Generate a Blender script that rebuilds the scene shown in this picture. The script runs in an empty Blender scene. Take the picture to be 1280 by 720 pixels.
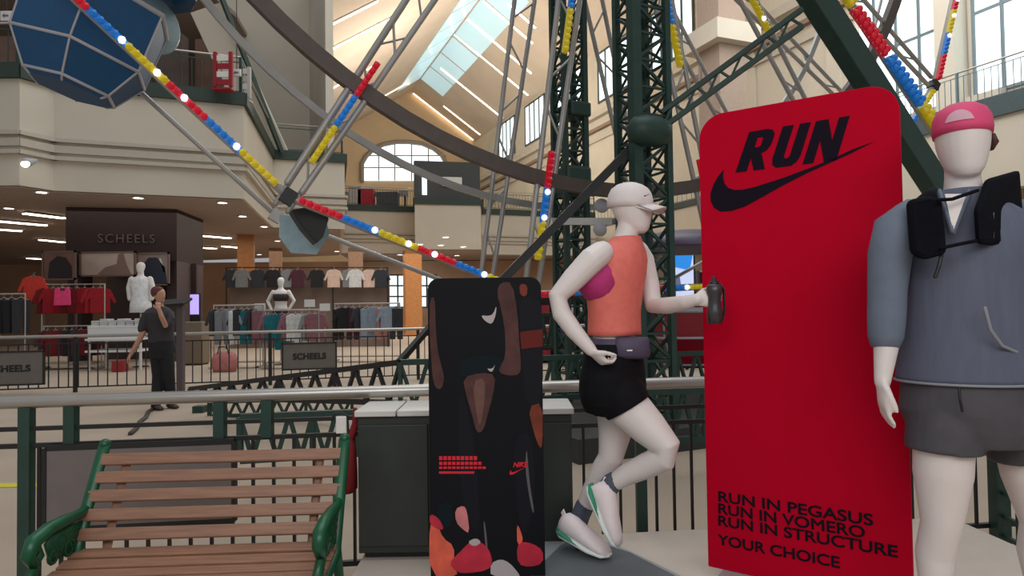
import bpy, bmesh, math, random
from mathutils import Vector, Matrix
random.seed(7)
sc = bpy.context.scene
COL = sc.collection
# ---------------------------------------------------------------- camera
FPX = 820.0; EYE = 1.55
PIT = math.atan(21 / FPX); ROL = 0.014
_f = Vector((0, math.cos(PIT), math.sin(PIT))); _u0 = Vector((0, -math.sin(PIT), math.cos(PIT))); _r0 = Vector((1, 0, 0))
_r = math.cos(ROL) * _r0 - math.sin(ROL) * _u0
_u = math.sin(ROL) * _r0 + math.cos(ROL) * _u0
cd = bpy.data.cameras.new('camera'); cam = bpy.data.objects.new('camera', cd); COL.objects.link(cam)
cd.sensor_width = 36.0; cd.lens = 36.0 * FPX / 1280.0; cd.clip_end = 400
m4 = Matrix((( _r.x, _u.x, -_f.x, 0), (_r.y, _u.y, -_f.y, 0), (_r.z, _u.z, -_f.z, EYE), (0, 0, 0, 1)))
cam.matrix_world = m4
sc.camera = cam
# ---------------------------------------------------------------- light
sc.view_settings.view_transform = 'Standard'; sc.view_settings.look = 'None'
sc.view_settings.gamma = 1.0; sc.view_settings.exposure = 0.0; sc.view_settings.use_curve_mapping = False
w = bpy.data.worlds.new('world'); sc.world = w; w.use_nodes = True
bg = w.node_tree.nodes['Background']; bg.inputs[0].default_value = (0.93, 0.96, 1.0, 1); bg.inputs[1].default_value = 0.36

def area(name, loc, rot, sx, sy, power, col=(1, 1, 1)):
    l = bpy.data.lights.new(name, 'AREA'); l.shape = 'RECTANGLE'; l.size = sx; l.size_y = sy; l.energy = power; l.color = col
    o = bpy.data.objects.new(name, l); COL.objects.link(o); o.location = loc; o.rotation_euler = rot
    return o
area('skylight_daylight', (1, 13, 21), (0, 0, 0), 16, 28, 3000, (0.95, 0.98, 1.0))
area('store_ceiling_light', (-8, 22, 4.45), (0, 0, 0), 16, 8, 330, (1.0, 0.9, 0.8))
area('store_far_ceiling_light', (-6, 34, 4.4), (0, 0, 0), 18, 8, 520, (1.0, 0.88, 0.76))
area('vault_light', (-6, 52, 12), (math.pi, 0, 0), 14, 24, 800, (1.0, 0.92, 0.83))

area('walkway_fill_light', (0.2, -2.6, 4.4), (math.radians(48), 0, 0), 7, 2.4, 205, (1.0, 0.97, 0.96))  # unseen fill lamp added behind the camera to brighten the near figures and boards

# ---------------------------------------------------------------- measuring helpers
def ray(px, py):
    return _f * FPX + _r * (px - 640) + _u * (360 - py)
def at(px, py, Y):
    d = ray(px, py); return Vector((0, 0, EYE)) + d * (Y / d.y)
def on_z(px, py, z=0.0):
    d = ray(px, py); return Vector((0, 0, EYE)) + d * ((z - EYE) / d.z)
def on_plane(px, py, o, n):
    d = ray(px, py); e = Vector((0, 0, EYE)); return e + d * ((Vector(o) - e).dot(n) / d.dot(n))
TH = math.radians(21.9)
VD = Vector((math.cos(TH), math.sin(TH), 0)); UD = Vector((-math.sin(TH), math.cos(TH), 0))
def B(p, q, z):
    v = VD * p + UD * q; return Vector((v.x, v.y, z))

gl_ = area('gallery_fill_light', tuple(B(20.5, 15, 18)), (0, 0, 0), 10, 16, 1500, (1.0, 0.98, 0.95)); gl_.rotation_euler = (VD * .8 + UD * .25 - Vector((0, 0, .75))).to_track_quat('-Z', 'Y').to_euler()  # added area fill, not a window: brightens the right gallery walls

def orb(name, loc, r, power, col):
    l = bpy.data.lights.new(name, 'POINT'); l.shadow_soft_size = r; l.energy = power; l.color = col
    o = bpy.data.objects.new(name, l); COL.objects.link(o); o.location = loc
orb('nave_fill_light', tuple(B(13, 46, 15)), 1.5, 3000, (1.0, 0.95, 0.88))  # added point fill without a fitting, lifts the dark nave walls

# ---------------------------------------------------------------- materials
def lin(c):
    return tuple(((x / 255) / 12.92 if x / 255 <= 0.04045 else ((x / 255 + 0.055) / 1.055) ** 2.4) for x in c)
MATS = {}
def mat(name, rgb, rough=0.6, metal=0.0, emit=0.0, noise=0.0, nscale=8.0, bump=0.0, alpha=1.0, stretch=None, trans=0.0, ecol=None, spec=0.5):
    if name in MATS: return MATS[name]
    m = bpy.data.materials.new(name); m.use_nodes = True; nt = m.node_tree; b = nt.nodes['Principled BSDF']
    c = lin(rgb) + (1,)
    b.inputs['Base Color'].default_value = c; b.inputs['Roughness'].default_value = rough; b.inputs['Metallic'].default_value = metal
    if emit:
        b.inputs['Emission Color'].default_value = (lin(ecol) if ecol else lin(rgb)) + (1,); b.inputs['Emission Strength'].default_value = emit
    b.inputs['Specular IOR Level'].default_value = spec
    if alpha < 1: b.inputs['Alpha'].default_value = alpha
    if trans: b.inputs['Transmission Weight'].default_value = trans
    tc = nt.nodes.new('ShaderNodeTexCoord'); nz = nt.nodes.new('ShaderNodeTexNoise'); nz.inputs['Scale'].default_value = nscale
    src = tc.outputs['Object']
    if stretch:
        mp = nt.nodes.new('ShaderNodeMapping'); mp.inputs['Scale'].default_value = stretch; nt.links.new(src, mp.inputs[0]); src = mp.outputs[0]
    nt.links.new(src, nz.inputs['Vector'])
    if noise:
        r = nt.nodes.new('ShaderNodeValToRGB')
        r.color_ramp.elements[0].position = 0.3; r.color_ramp.elements[1].position = 0.7
        r.color_ramp.elements[0].color = tuple(x * (1 - noise) for x in c[:3]) + (1,)
        r.color_ramp.elements[1].color = tuple(min(1, x * (1 + noise)) for x in c[:3]) + (1,)
        nt.links.new(nz.outputs['Fac'], r.inputs[0]); nt.links.new(r.outputs[0], b.inputs['Base Color'])
    if bump:
        bp = nt.nodes.new('ShaderNodeBump'); bp.inputs['Strength'].default_value = bump; bp.inputs['Distance'].default_value = 0.01
        nt.links.new(nz.outputs['Fac'], bp.inputs['Height']); nt.links.new(bp.outputs[0], b.inputs['Normal'])
    MATS[name] = m
    return m
cream = mat('cream plaster', (206, 197, 180), .8, noise=.04, nscale=.6)
creamt = mat('cream moulding', (192, 183, 168), .7, noise=.03)
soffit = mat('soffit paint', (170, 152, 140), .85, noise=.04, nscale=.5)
tan = mat('tan vault panel', (214, 196, 176), .8, noise=.05, nscale=.4)
brownwall = mat('upper store wall', (128, 112, 104), .85, noise=.2, nscale=.8)
dgreen = mat('dark green steel', (34, 62, 54), .5, noise=.12)
fasc = mat('green grey fascia', (46, 62, 54), .6, noise=.1)
chrome = mat('brushed steel', (176, 172, 166), .34, .75, noise=.05, nscale=3)
blackm = mat('black metal', (26, 27, 27), .5, noise=.1)
white = mat('white paint', (225, 222, 216), .6, noise=.03)
glow = mat('warm light tube', (255, 236, 210), .5, emit=4.0, ecol=(255, 226, 190))
spot = mat('downlight lamp', (255, 244, 225), .5, emit=9.0)
daypane = mat('daylit pane', (222, 236, 240), .2, emit=1.5, ecol=(214, 232, 236))
floorm = mat('tan carpet tile', (174, 157, 139), .85, noise=.05, nscale=1.2)
orangew = mat('orange wood column', (190, 128, 72), .5, noise=.1)

# ---------------------------------------------------------------- mesh builder
class MB:
    def __init__(s): s.v = []; s.f = []; s.mi = []; s.m = 0
    def add(s, vs, fs):
        o = len(s.v); s.v += [Vector(p) for p in vs]
        for f in fs: s.f.append([o + i for i in f]); s.mi.append(s.m)
        return s
    def frame_box(s, c, ax, ay, az):
        c = Vector(c); vs = [c + sx * ax + sy * ay + sz * az for sz in (-1, 1) for sy in (-1, 1) for sx in (-1, 1)]
        return s.add(vs, [(0, 2, 3, 1), (4, 5, 7, 6), (0, 1, 5, 4), (2, 6, 7, 3), (0, 4, 6, 2), (1, 3, 7, 5)])
    def box(s, c, sx, sy, sz, rz=0.0):
        ca, sa = math.cos(rz), math.sin(rz)
        return s.frame_box(c, Vector((ca, sa, 0)) * sx / 2, Vector((-sa, ca, 0)) * sy / 2, Vector((0, 0, sz / 2)))
    def bar(s, a, b, w, h, up=(0, 0, 1)):
        a = Vector(a); b = Vector(b); d = (b - a); L = d.length; d.normalize(); up = Vector(up)
        x = d.cross(up)
        if x.length < 1e-4: x = d.cross(Vector((0, 1, 0)))
        x.normalize(); y = x.cross(d).normalized()
        return s.frame_box((a + b) / 2, x * w / 2, d * L / 2, y * h / 2)
    def tube(s, pts, r, n=10, side=None, cap=True, closed=False):
        pts = [Vector(p) for p in pts]; k = len(pts)
        rr = r if isinstance(r, (list, tuple)) else [r] * k
        rings = []; prev = None
        for i, p in enumerate(pts):
            if closed: t = pts[(i + 1) % k] - pts[i - 1]
            else: t = pts[min(i + 1, k - 1)] - pts[max(i - 1, 0)]
            t.normalize()
            if prev is None:
                a = Vector(side) if side is not None else (Vector((0, 0, 1)) if abs(t.z) < .9 else Vector((0, 1, 0)))
            else: a = prev
            a = a - t * a.dot(t)
            if a.length < 1e-5: a = t.orthogonal()
            a.normalize(); prev = a; b = t.cross(a)
            q = rr[i]; ra, rb = q if isinstance(q, (list, tuple)) else (q, q)
            rings.append((p, a, b, t, ra, rb))
        vs = []; fs = []
        full = []
        if cap and not closed:
            p, a, b, t, ra, rb = rings[0]
            for e in (.92, .6): 
                h = math.sqrt(1 - e * e); full.append((p - t * min(ra, rb) * e, a, b, ra * h, rb * h))
        for p, a, b, t, ra, rb in rings: full.append((p, a, b, ra, rb))
        if cap and not closed:
            p, a, b, t, ra, rb = rings[-1]
            for e in (.6, .92):
                h = math.sqrt(1 - e * e); full.append((p + t * min(ra, rb) * e, a, b, ra * h, rb * h))
        for p, a, b, ra, rb in full:
            for j in range(n):
                an = 2 * math.pi * j / n; vs.append(p + a * ra * math.cos(an) + b * rb * math.sin(an))
        m = len(full)
        for i in range(m if closed else m - 1):
            for j in range(n):
                i2 = (i + 1) % m; j2 = (j + 1) % n
                fs.append((i * n + j, i * n + j2, i2 * n + j2, i2 * n + j))
        if not closed:
            fs.append(tuple(reversed(range(n)))); fs.append(tuple(range((m - 1) * n, m * n)))
        return s.add(vs, fs)
    def loft(s, secs, n=24, caps=True, ends=(True, True)):
        # secs: (centre, side vector*halfwidth, forward vector*halfdepth [, power])
        vs = []; fs = []
        for q in secs:
            c, a, b = Vector(q[0]), Vector(q[1]), Vector(q[2]); pw = q[3] if len(q) > 3 else 1.0
            for j in range(n):
                an = 2 * math.pi * j / n; x, y = math.cos(an), math.sin(an)
                x = math.copysign(abs(x) ** pw, x); y = math.copysign(abs(y) ** pw, y)
                vs.append(c + a * x + b * y)
        m = len(secs)
        for i in range(m - 1):
            for j in range(n):
                j2 = (j + 1) % n; fs.append((i * n + j, i * n + j2, (i + 1) * n + j2, (i + 1) * n + j))
        if caps and ends[0]: fs.append(tuple(reversed(range(n))))
        if caps and ends[1]: fs.append(tuple(range((m - 1) * n, m * n)))
        return s.add(vs, fs)
    def prism(s, poly, off):
        # closed polygon (3-D points) extruded by vector off
        k = len(poly); off = Vector(off); P = [Vector(p) for p in poly]
        return s.add(P + [p + off for p in P], [tuple(range(k)), tuple(reversed(range(k, 2 * k)))] + [(i, k + i, k + (i + 1) % k, (i + 1) % k) for i in range(k)])
    def sphere(s, c, r, n=8, m=6):
        c = Vector(c); r = r if isinstance(r, (tuple, list)) else (r, r, r); vs = []; fs = []
        for i in range(1, m):
            th = math.pi * i / m
            for j in range(n):
                ph = 2 * math.pi * j / n; vs.append(c + Vector((r[0] * math.sin(th) * math.cos(ph), r[1] * math.sin(th) * math.sin(ph), r[2] * math.cos(th))))
        o = len(vs); vs += [c + Vector((0, 0, r[2])), c - Vector((0, 0, r[2]))]
        for i in range(m - 2):
            for j in range(n):
                j2 = (j + 1) % n; fs.append((i * n + j, (i + 1) * n + j, (i + 1) * n + j2, i * n + j2))
        for j in range(n):
            j2 = (j + 1) % n; fs.append((o, j, j2)); fs.append((o + 1, (m - 2) * n + j2, (m - 2) * n + j))
        return s.add(vs, fs)
    def lathe(s, prof, c=(0, 0, 0), n=20, axis=None):
        c = Vector(c); ax = Vector(axis or (0, 0, 1)).normalized(); a = ax.orthogonal().normalized(); b = ax.cross(a)
        return s.loft([(c + ax * z, a * max(r, 1e-4), b * max(r, 1e-4)) for r, z in prof], n)
    def build(s, name, mats, parent=None, smooth=False, bevel=0.0, local=False):
        me = bpy.data.meshes.new(name)
        M = (parent['_inv'] if False else PINV.get(parent.name)) if parent is not None and not local else None
        vs = [tuple(M @ v) for v in s.v] if M is not None else [tuple(v) for v in s.v]
        me.from_pydata(vs, [], s.f)
        for mm in (mats if isinstance(mats, (list, tuple)) else [mats]): me.materials.append(mm)
        for p, k in zip(me.polygons, s.mi): p.material_index = k; p.use_smooth = smooth
        bm = bmesh.new(); bm.from_mesh(me); bmesh.ops.recalc_face_normals(bm, faces=bm.faces); bm.to_mesh(me); bm.free()
        o = bpy.data.objects.new(name, me); COL.objects.link(o)
        if parent is not None:
            o.parent = parent; PINV[o.name] = PINV.get(parent.name)
        if bevel:
            b = o.modifiers.new('bevel', 'BEVEL'); b.width = bevel; b.segments = 2; b.limit_method = 'ANGLE'
        return o
PINV = {}
def tag(o, label, cat, group=None):
    o['label'] = label; o['category'] = cat
    if group: o['group'] = group
    return o
def thing(name, label, cat, loc=(0, 0, 0), rz=0.0, group=None):
    o = bpy.data.objects.new(name, None); COL.objects.link(o); o.location = loc; o.rotation_euler = (0, 0, rz)
    o.empty_display_size = .1
    PINV[o.name] = (Matrix.Translation(Vector(loc)) @ Matrix.Rotation(rz, 4, 'Z')).inverted()
    return tag(o, label, cat, group)
def struct(name, mb, m, bevel=0.0, smooth=False):
    o = mb.build(name, m, None, smooth, bevel); o['kind'] = 'structure'; return o
def dup(root, loc, rz, label, group=None):
    r = root.copy(); COL.objects.link(r); r.location = loc; r.rotation_euler = (0, 0, rz); r['label'] = label
    if group: r['group'] = group
    for ch in list(root.children):
        c = ch.copy(); COL.objects.link(c); c.parent = r
        for g in ch.children:
            d = g.copy(); COL.objects.link(d); d.parent = c
    return r
def remesh(o, vox, it=4):
    a = o.modifiers.new('remesh', 'REMESH'); a.mode = 'VOXEL'; a.voxel_size = vox; a.use_smooth_shade = True
    b = o.modifiers.new('smooth', 'SMOOTH'); b.factor = .5; b.iterations = it
    return o
def vprism(poly, z0, z1):
    return MB().prism([(p[0], p[1], z0) for p in poly], (0, 0, z1 - z0))
def text_mesh(s, size, m, parent, origin, ax, az, depth=.002, bold=0.0, shear=0.0, spacing=1.0, name='lettering', center=False, xs=1.0):
    # origin/ax/az in parent-local space: ax = reading direction, az = up
    c = bpy.data.curves.new(name, 'FONT'); c.body = s; c.size = size; c.extrude = depth; c.shear = shear; c.space_character = spacing; c.offset = 0; c.bevel_depth = abs(bold); c.bevel_resolution = 0
    if center: c.align_x = 'CENTER'
    t = bpy.data.objects.new('t', c); COL.objects.link(t)
    dg = bpy.context.evaluated_depsgraph_get(); me = bpy.data.meshes.new_from_object(t.evaluated_get(dg))
    bpy.data.objects.remove(t); bpy.data.curves.remove(c)
    ax = Vector(ax).normalized(); az = Vector(az).normalized(); n = ax.cross(az)
    M = Matrix(((ax.x, az.x, n.x, origin[0]), (ax.y, az.y, n.y, origin[1]), (ax.z, az.z, n.z, origin[2]), (0, 0, 0, 1)))
    me.transform(M @ Matrix.Diagonal((xs, 1, 1, 1)))
    me.materials.clear(); me.materials.append(m); me.name = name
    o = bpy.data.objects.new(name, me); COL.objects.link(o); o.parent = parent
    return o
# ================================================================ STRUCTURE
struct('floor', MB().box((0, 34, -.1), 110, 96, .2), floorm)
# ---- left upper storey: bulkhead, fascia, mouldings
P3, P2, P1, P0, PB, PB2, PF = (-30, 15.75), (-11.85, 15.75), (-11.55, 16.5), (-7.41, 18.15), (-9.0, 24.75), (-6.5, 25.6), (-9.9, 38.0)
edge = [P3, P2, P1, P0, PB, PB2, PF]
ZC, ZS, ZF = 4.6, 7.2, 7.55
struct('wall_left', vprism(edge + [(-40, 46), (-40, 15.75)], ZC, ZS), cream)
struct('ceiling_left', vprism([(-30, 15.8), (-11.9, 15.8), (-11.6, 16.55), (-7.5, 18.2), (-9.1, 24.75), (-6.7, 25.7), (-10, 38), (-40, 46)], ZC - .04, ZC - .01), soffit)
def edge_run(pts, z0, z1, out, name, m):
    mb = MB()
    for a, b in zip(pts[:-1], pts[1:]):
        a = Vector((a[0], a[1], 0)); b = Vector((b[0], b[1], 0)); d = (b - a).normalized(); n = Vector((d.y, -d.x, 0))
        mb.frame_box((a + b) / 2 + n * out / 2 + Vector((0, 0, (z0 + z1) / 2)), d * ((b - a).length / 2 + out * .5), n * (out / 2 + .02), Vector((0, 0, (z1 - z0) / 2)))
    return struct(name, mb, m)
edge_run(edge, ZS, ZF, .08, 'trim_1', fasc)
for k, (a, b, o) in enumerate(((5.82, 5.92, .10), (5.55, 5.74, .06), (5.36, 5.46, .09))): edge_run(edge, a, b, o, 'trim_%d' % (k + 2), creamt)
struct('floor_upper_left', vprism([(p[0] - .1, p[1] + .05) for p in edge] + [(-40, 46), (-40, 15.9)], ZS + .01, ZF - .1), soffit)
# upper store behind the left balcony
struct('wall_upper_left', MB().box((-31.2, 31.3, 11.5), 36, .3, 8, .12), brownwall)
struct('ceiling_upper_left', vprism([(-40, 19), (-13.5, 19), (-12.5, 24), (-12.2, 29), (-14, 40), (-40, 46)], 14.6, 14.8), soffit)
# stair flank rising behind the corner (cream stringer, green balustrade line above it)
a, b = at(345, 200, 25), at(258, 10, 23)
struct('trim_5', MB().bar(a, b, .25, 1.1, up=(1, 0, .45)), cream)
struct('trim_6', MB().bar(at(352, 190, 24.6), at(275, -8, 22.6), .12, .16), fasc)
c_ = at(334, 100, 31.5); struct('wall_stair', MB().box((c_.x, 31.5, 14.2), 5.2, .3, 13.2, .2), cream)
# ---- far balcony across the atrium
Yb = 38.0
def fx(px, Y): return (px - 640) / FPX * Y
f0, f1, f2, f3 = (fx(424, Yb), Yb), (fx(516, Yb), Yb + 1.4), (fx(517, 35.5), 36.2), (fx(601, 36), 37.0)
f4, f5 = (fx(602, Yb + 1.5), Yb + 2.6), (5.5, Yb + 5.2)
fe = [f0, f1, f2, f3, f4, f5]
struct('wall_far', vprism(fe + [(5.5, 56), (-12, 56)], ZC + .1, ZS), cream)
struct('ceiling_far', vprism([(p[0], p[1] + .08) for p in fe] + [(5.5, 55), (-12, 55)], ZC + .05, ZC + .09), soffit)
edge_run(fe, ZS, ZF, .08, 'trim_7', fasc)
for k, (a, b, o) in enumerate(((5.82, 5.92, .10), (5.55, 5.74, .06), (5.36, 5.46, .09))): edge_run(fe[:2], a, b, o, 'trim_%d' % (k + 8), creamt); edge_run(fe[4:], a, b, o, 'trim_%d' % (k + 12), creamt)
# dark bay front on the far balcony
bay = MB()
A, C = Vector(f2 + (0,)), Vector(f3 + (0,)); d = (C - A).normalized(); n = Vector((d.y, -d.x, 0))
bay.frame_box((A + C) / 2 + Vector((0, 0, ZF + 1.05)) - n * .3, d * (C - A).length / 2, n * .2, Vector((0, 0, 1.05)))
struct('wall_bay', bay, mat('dark bay panel', (58, 60, 58), .5, noise=.1))
bay = MB(); bay.frame_box(A + d * .55 + n * .0 + Vector((0, 0, ZF + .8)), d * .13, n * .03, Vector((0, 0, .62))); struct('window_bay', bay, daypane)
bay = MB(); bay.frame_box(A + d * 2.1 + n * .0 + Vector((0, 0, ZF + .95)), d * .55, n * .03, Vector((0, 0, .26))); struct('trim_20', bay, white)
# ---- store back walls and columns at ground level
struct('wall_store_back', MB().box((-16, 43.5, 2.3), 40, .3, 4.6, .1), mat('warm store wall', (176, 140, 112), .8, noise=.15, nscale=.5))
for k, (px, Y, wd) in enumerate(((308, 27, .62), (345, 33, .6), (445, 34, .7), (516, 36, .9))):
    p = at(px, 400, Y); struct('trim_%d' % (21 + k), MB().box((p.x, p.y, 2.3), wd, wd, 4.6, .3), orangew if px in (516, 308) else mat('brown column', (150, 118, 94), .7, noise=.1))
def window(k, c, ax, wd, ht, nx, nz, n, fm, pm=None, fr=.08):
    # c = centre, ax = along-width unit vector, n = outward normal
    ax = Vector(ax).normalized(); n = Vector(n).normalized(); z = Vector((0, 0, 1)); c = Vector(c)
    mb = MB(); mb.frame_box(c - n * .04, ax * wd / 2, n * .02, z * ht / 2); o = struct('window_%d' % k, mb, pm or daypane)
    fb = MB()
    for i in range(nx + 1): fb.frame_box(c + ax * (i / nx - .5) * wd, ax * fr / 2, n * .05, z * (ht / 2 + fr / 2))
    for i in range(nz + 1): fb.frame_box(c + z * (i / nz - .5) * ht, ax * (wd / 2 + fr / 2), n * .045, z * fr / 2)
    fb.build('window_frame', fm, o); return o
cfm2 = mat('blue grey window frame', (110, 124, 130), .5)
cfm = mat('dark window frame', (66, 74, 74), .5, noise=.05)
for k, (px0, px1) in enumerate(((470, 512), (522, 546))):
    a, b = at(px0, 344, 42.3), at(px1, 344, 42.3); lo = at(px0, 384, 42.3)
    window(1 + k, (a + b) / 2 + Vector((0, -.25, -(a.z - lo.z) / 2)), b - a, (b - a).length, a.z - lo.z, 3 if k == 0 else 2, 3, (0, -1, 0), cfm, fr=.1)
# ---- gable vault over the far nave
QF, PR, ZA, SL = 76.8, 18.1, 27.3, .67
HR, HL = 8.1, 15.0
q0 = 24.0
mb = MB()
mb.prism([B(PR, q0, ZA), B(PR, QF, ZA), B(PR + HR, QF, ZA - HR * SL), B(PR + HR, q0, ZA - HR * SL)], (0, 0, .3))
mb.prism([B(PR, q0, ZA), B(PR, QF, ZA), B(PR - HL, QF, ZA - HL * SL), B(PR - HL, q0, ZA - HL * SL)], (0, 0, .3))
struct('ceiling_vault', mb, tan)
# gable end wall with the arched window
g = MB(); e = UD * .3
g.prism([B(PR, QF, ZA), B(PR + HR, QF, ZA - HR * SL), B(PR + HR, QF, 0), B(PR - HL, QF, 0), B(PR - HL, QF, ZA - HL * SL)], e)
struct('wall_gable', g, mat('tan gable plaster', (206, 180, 146), .8, noise=.06, nscale=.4))
def gp(px, py): return on_plane(px, py, B(PR, QF, 0), UD)
arch_px = [(452, 226), (452, 205), (457, 196), (466, 187), (479, 181), (494, 178), (511, 178), (527, 180), (541, 186), (551, 194), (556, 203), (557, 226)]
wm = MB(); wm.prism([gp(*p) - UD * .15 for p in arch_px], UD * .1); aw = struct('window_3', wm, daypane)
fr = MB()
fr.tube([gp(*p) - UD * .2 for p in arch_px], .28, 6)
for px in (473, 493, 514, 535): fr.bar(gp(px, 226) - UD * .2, gp(px, 180) - UD * .2, .13, .12)
for py in (195, 210): fr.bar(gp(453, py) - UD * .2, gp(557, py) - UD * .2, .12, .12)
fr.build('window_frame', mat('tan window frame', (150, 140, 130), .6), aw)
# ridge skylight
sk = MB()
for sgn in (-1, 1):
    for i in range(6):
        qa, qb = 47 + i * 4.2, 47 + i * 4.2 + 3.9
        sk.prism([B(PR + sgn * .1, qa, ZA - .1), B(PR + sgn * .1, qb, ZA - .1), B(PR + sgn * 2.6, qb, ZA - 2.6 * SL - .08), B(PR + sgn * 2.6, qa, ZA - 2.6 * SL - .08)], (0, 0, .05))
struct('window_4', sk, mat('blue sky pane', (188, 212, 216), .2, emit=.6, ecol=(178, 212, 220)))
# light tubes on the vault slopes: each its own lamp
nl = (VD * SL + Vector((0, 0, 1))).normalized(); nlL = (-VD * SL + Vector((0, 0, 1))).normalized()
O = B(PR, QF, ZA)
def strip(px0, py0, px1, py1, right, k):
    n = nl if right else nlL
    a, b = on_plane(px0, py0, O - n * .1, n), on_plane(px1, py1, O - n * .1, n)
    # keep the tube square to the ridge
    q = ((a + b) / 2).dot(UD); sl = -SL if right else SL
    pa, pb = [max(PR - HL + .5, min(v_.dot(VD), PR + HR - .35)) for v_ in (a, b)]
    mk = lambda p: B(p, q, ZA - abs(p - PR) * SL - .12)
    t = thing('strip_light', '', 'ceiling light', mk((pa + pb) / 2), 0, 'light strips on the vaulted ceiling')
    m = MB(); m.bar(mk(pa), mk(pb), .2, .05, up=n); m.build('diffuser', glow, t)
    m = MB(); m.bar(mk(pa - .08) + n * .06, mk(pb + .08) + n * .06, .34, .06, up=n); m.build('housing', white, t)
    return t
RS = [(606, 0, 664, 56), (587, 20, 660, 95), (571, 39, 656, 122), (554, 81, 631, 157), (556, 131, 611, 180), (520, 112, 600, 189), (636, 4, 668, 36)]
LS = [(362, 26, 413, 0), (384, 48, 473, 0), (377, 83, 500, 16), (395, 124, 470, 79), (466, 128, 508, 105), (350, 0, 386, -22)]
RANK = ['nearest', 'second nearest', 'third nearest', 'fourth nearest', 'fifth nearest', 'sixth nearest', 'seventh nearest']
for S_, right, side in ((RS, True, 'right'), (LS, False, 'left')):
    T_ = sorted((strip(*s, right, 0) for s in S_), key=lambda t: Vector(t.location).dot(UD))
    for k, t in enumerate(T_):
        t['label'] = 'warm light strip on the %s vault slope, %s to the viewer' % (side, RANK[k] if k < len(T_) - 1 else 'farthest strip')
struct('wall_nave_left', MB().prism([B(PR - HL, 26, 7.6), B(PR - HL, QF, 7.6), B(PR - HL, QF, ZA - HL * SL), B(PR - HL, 26, ZA - HL * SL)], -VD * .3), cream)
# right nave wall with clerestory windows
PW = PR + HR
mb = MB(); mb.prism([B(PW, 22, 0), B(PW, QF, 0), B(PW, QF, ZA - HR * SL + .2), B(PW, 22, ZA - HR * SL + .2)], VD * .3)
struct('wall_right', mb, cream)
kk = 5
for q in (66, 58.5, 51, 43.5, 36.0):
    window(kk, B(PW - .06, q, 19.6), UD, 4.6, 3.9, 4, 1, -VD, cfm, fr=.16); kk += 1
for k, (z, hh, o) in enumerate(((16.4, .5, .5), (15.4, .25, .35), (14.6, .35, .2))):
    struct('trim_%d' % (30 + k), MB().prism([B(PW, 22, z), B(PW, QF, z), B(PW - o, QF, z), B(PW - o, 22, z)], (0, 0, hh)), creamt if k != 1 else mat('brown frieze', (140, 118, 100), .8))
struct('floor_upper_right', MB().prism([B(PW - 2.2, 22, 7.2), B(PW - 2.2, QF, 7.2), B(PW + .1, QF, 7.2), B(PW + .1, 22, 7.2)], (0, 0, .35)), fasc)
struct('wall_right_bulkhead', MB().prism([B(PW - 2.1, 22, 4.6), B(PW - 2.1, QF, 4.6), B(PW + .1, QF, 4.6), B(PW + .1, 22, 4.6)], (0, 0, 2.6)), cream)
# right near upper storey: balcony edge, back wall, tall windows, columns
PE = 20.8
struct('trim_40', MB().prism([B(PE, 2, 7.0), B(PE, 22, 7.0), B(PE + 8, 22, 7.0), B(PE + 8, 2, 7.0)], (0, 0, .62)), mat('blue grey fascia', (70, 84, 88), .6, noise=.06))
struct('wall_right_near', MB().prism([B(PE + .1, 2, 4.8), B(PE + .1, 22, 4.8), B(PE + 8, 22, 4.8), B(PE + 8, 2, 4.8)], (0, 0, 2.2)), cream)
struct('trim_41', MB().prism([B(PE + .6, 2, 0), B(PE + .6, 22, 0), B(PE + 1, 22, 0), B(PE + 1, 2, 0)], (0, 0, 4.8)), mat('brown store front', (150, 128, 108), .8, noise=.15, nscale=.6))
PK = 27.0
struct('wall_right_upper', MB().prism([B(PK, 0, 7.2), B(PK, 36, 7.2), B(PK, 36, 20), B(PK, 0, 20)], VD * .3), cream)
for q in (31.5, 26.0, 20.5, 15.0, 10.0):
    window(kk, B(PK - .06, q, 12.9), UD, 4.3, 6.6, 4, 2, -VD, cfm2, fr=.12); kk += 1
for k, q in enumerate((28.8, 23.2, 17.8, 12.5)):
    struct('trim_%d' % (42 + k), MB().box(tuple(B(PK - .5, q, 12)), .8, .8, 10, TH), cream)
for k, (z, hh, o) in enumerate(((8.6, .4, .7), (9.3, .25, .45))):
    struct('trim_%d' % (50 + k), MB().prism([B(PK, 16, z), B(PK, 36, z), B(PK - o, 36, z), B(PK - o, 16, z)], (0, 0, hh)), creamt)
struct('wall_right_end', MB().prism([B(PW, 24, 7.5), B(PK, 24.4, 7.5), B(PK, 24.4, 11), B(PW, 24, 11)], UD * .3), mat('grey upper store wall', (150, 146, 140), .8, noise=.12, nscale=.5))
p = at(902, 70, 27); struct('trim_55', MB().box((p.x, p.y, 9.6), 1.35, 1.35, 19.2, TH), mat('tan pillar', (166, 146, 130), .8, noise=.05))
struct('trim_56', MB().box((p.x, p.y, 12.4), 2.2, 2.2, .8, TH), cream)
# ================================================================ FERRIS WHEEL
HUB = Vector((1.3126, 8.3119, 9.0711)); PSI = .42355; A0 = -.16004; RW = 7.5; RR = 6.089
WE = Vector((math.cos(PSI), math.sin(PSI), 0)); WN = Vector((math.sin(PSI), -math.cos(PSI), 0)); ZZ = Vector((0, 0, 1))
def wp(rad, ang, off=0.0): return HUB + WE * (rad * math.sin(ang)) - ZZ * (rad * math.cos(ang)) + WN * off
STEP = math.pi / 8
tubem = mat('pale grey tube', (170, 168, 164), .4, .3, noise=.1, nscale=3)
ringm = mat('dark drive ring', (92, 82, 76), .55, .2, noise=.08)
bred = mat('red bulbs', (196, 20, 44), .3, emit=.28); bblue = mat('blue bulbs', (24, 110, 190), .3, emit=.3); byel = mat('yellow bulbs', (206, 184, 30), .3, emit=.22)
bwht = mat('lit bulbs', (235, 240, 255), .3, emit=1.2)
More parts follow.
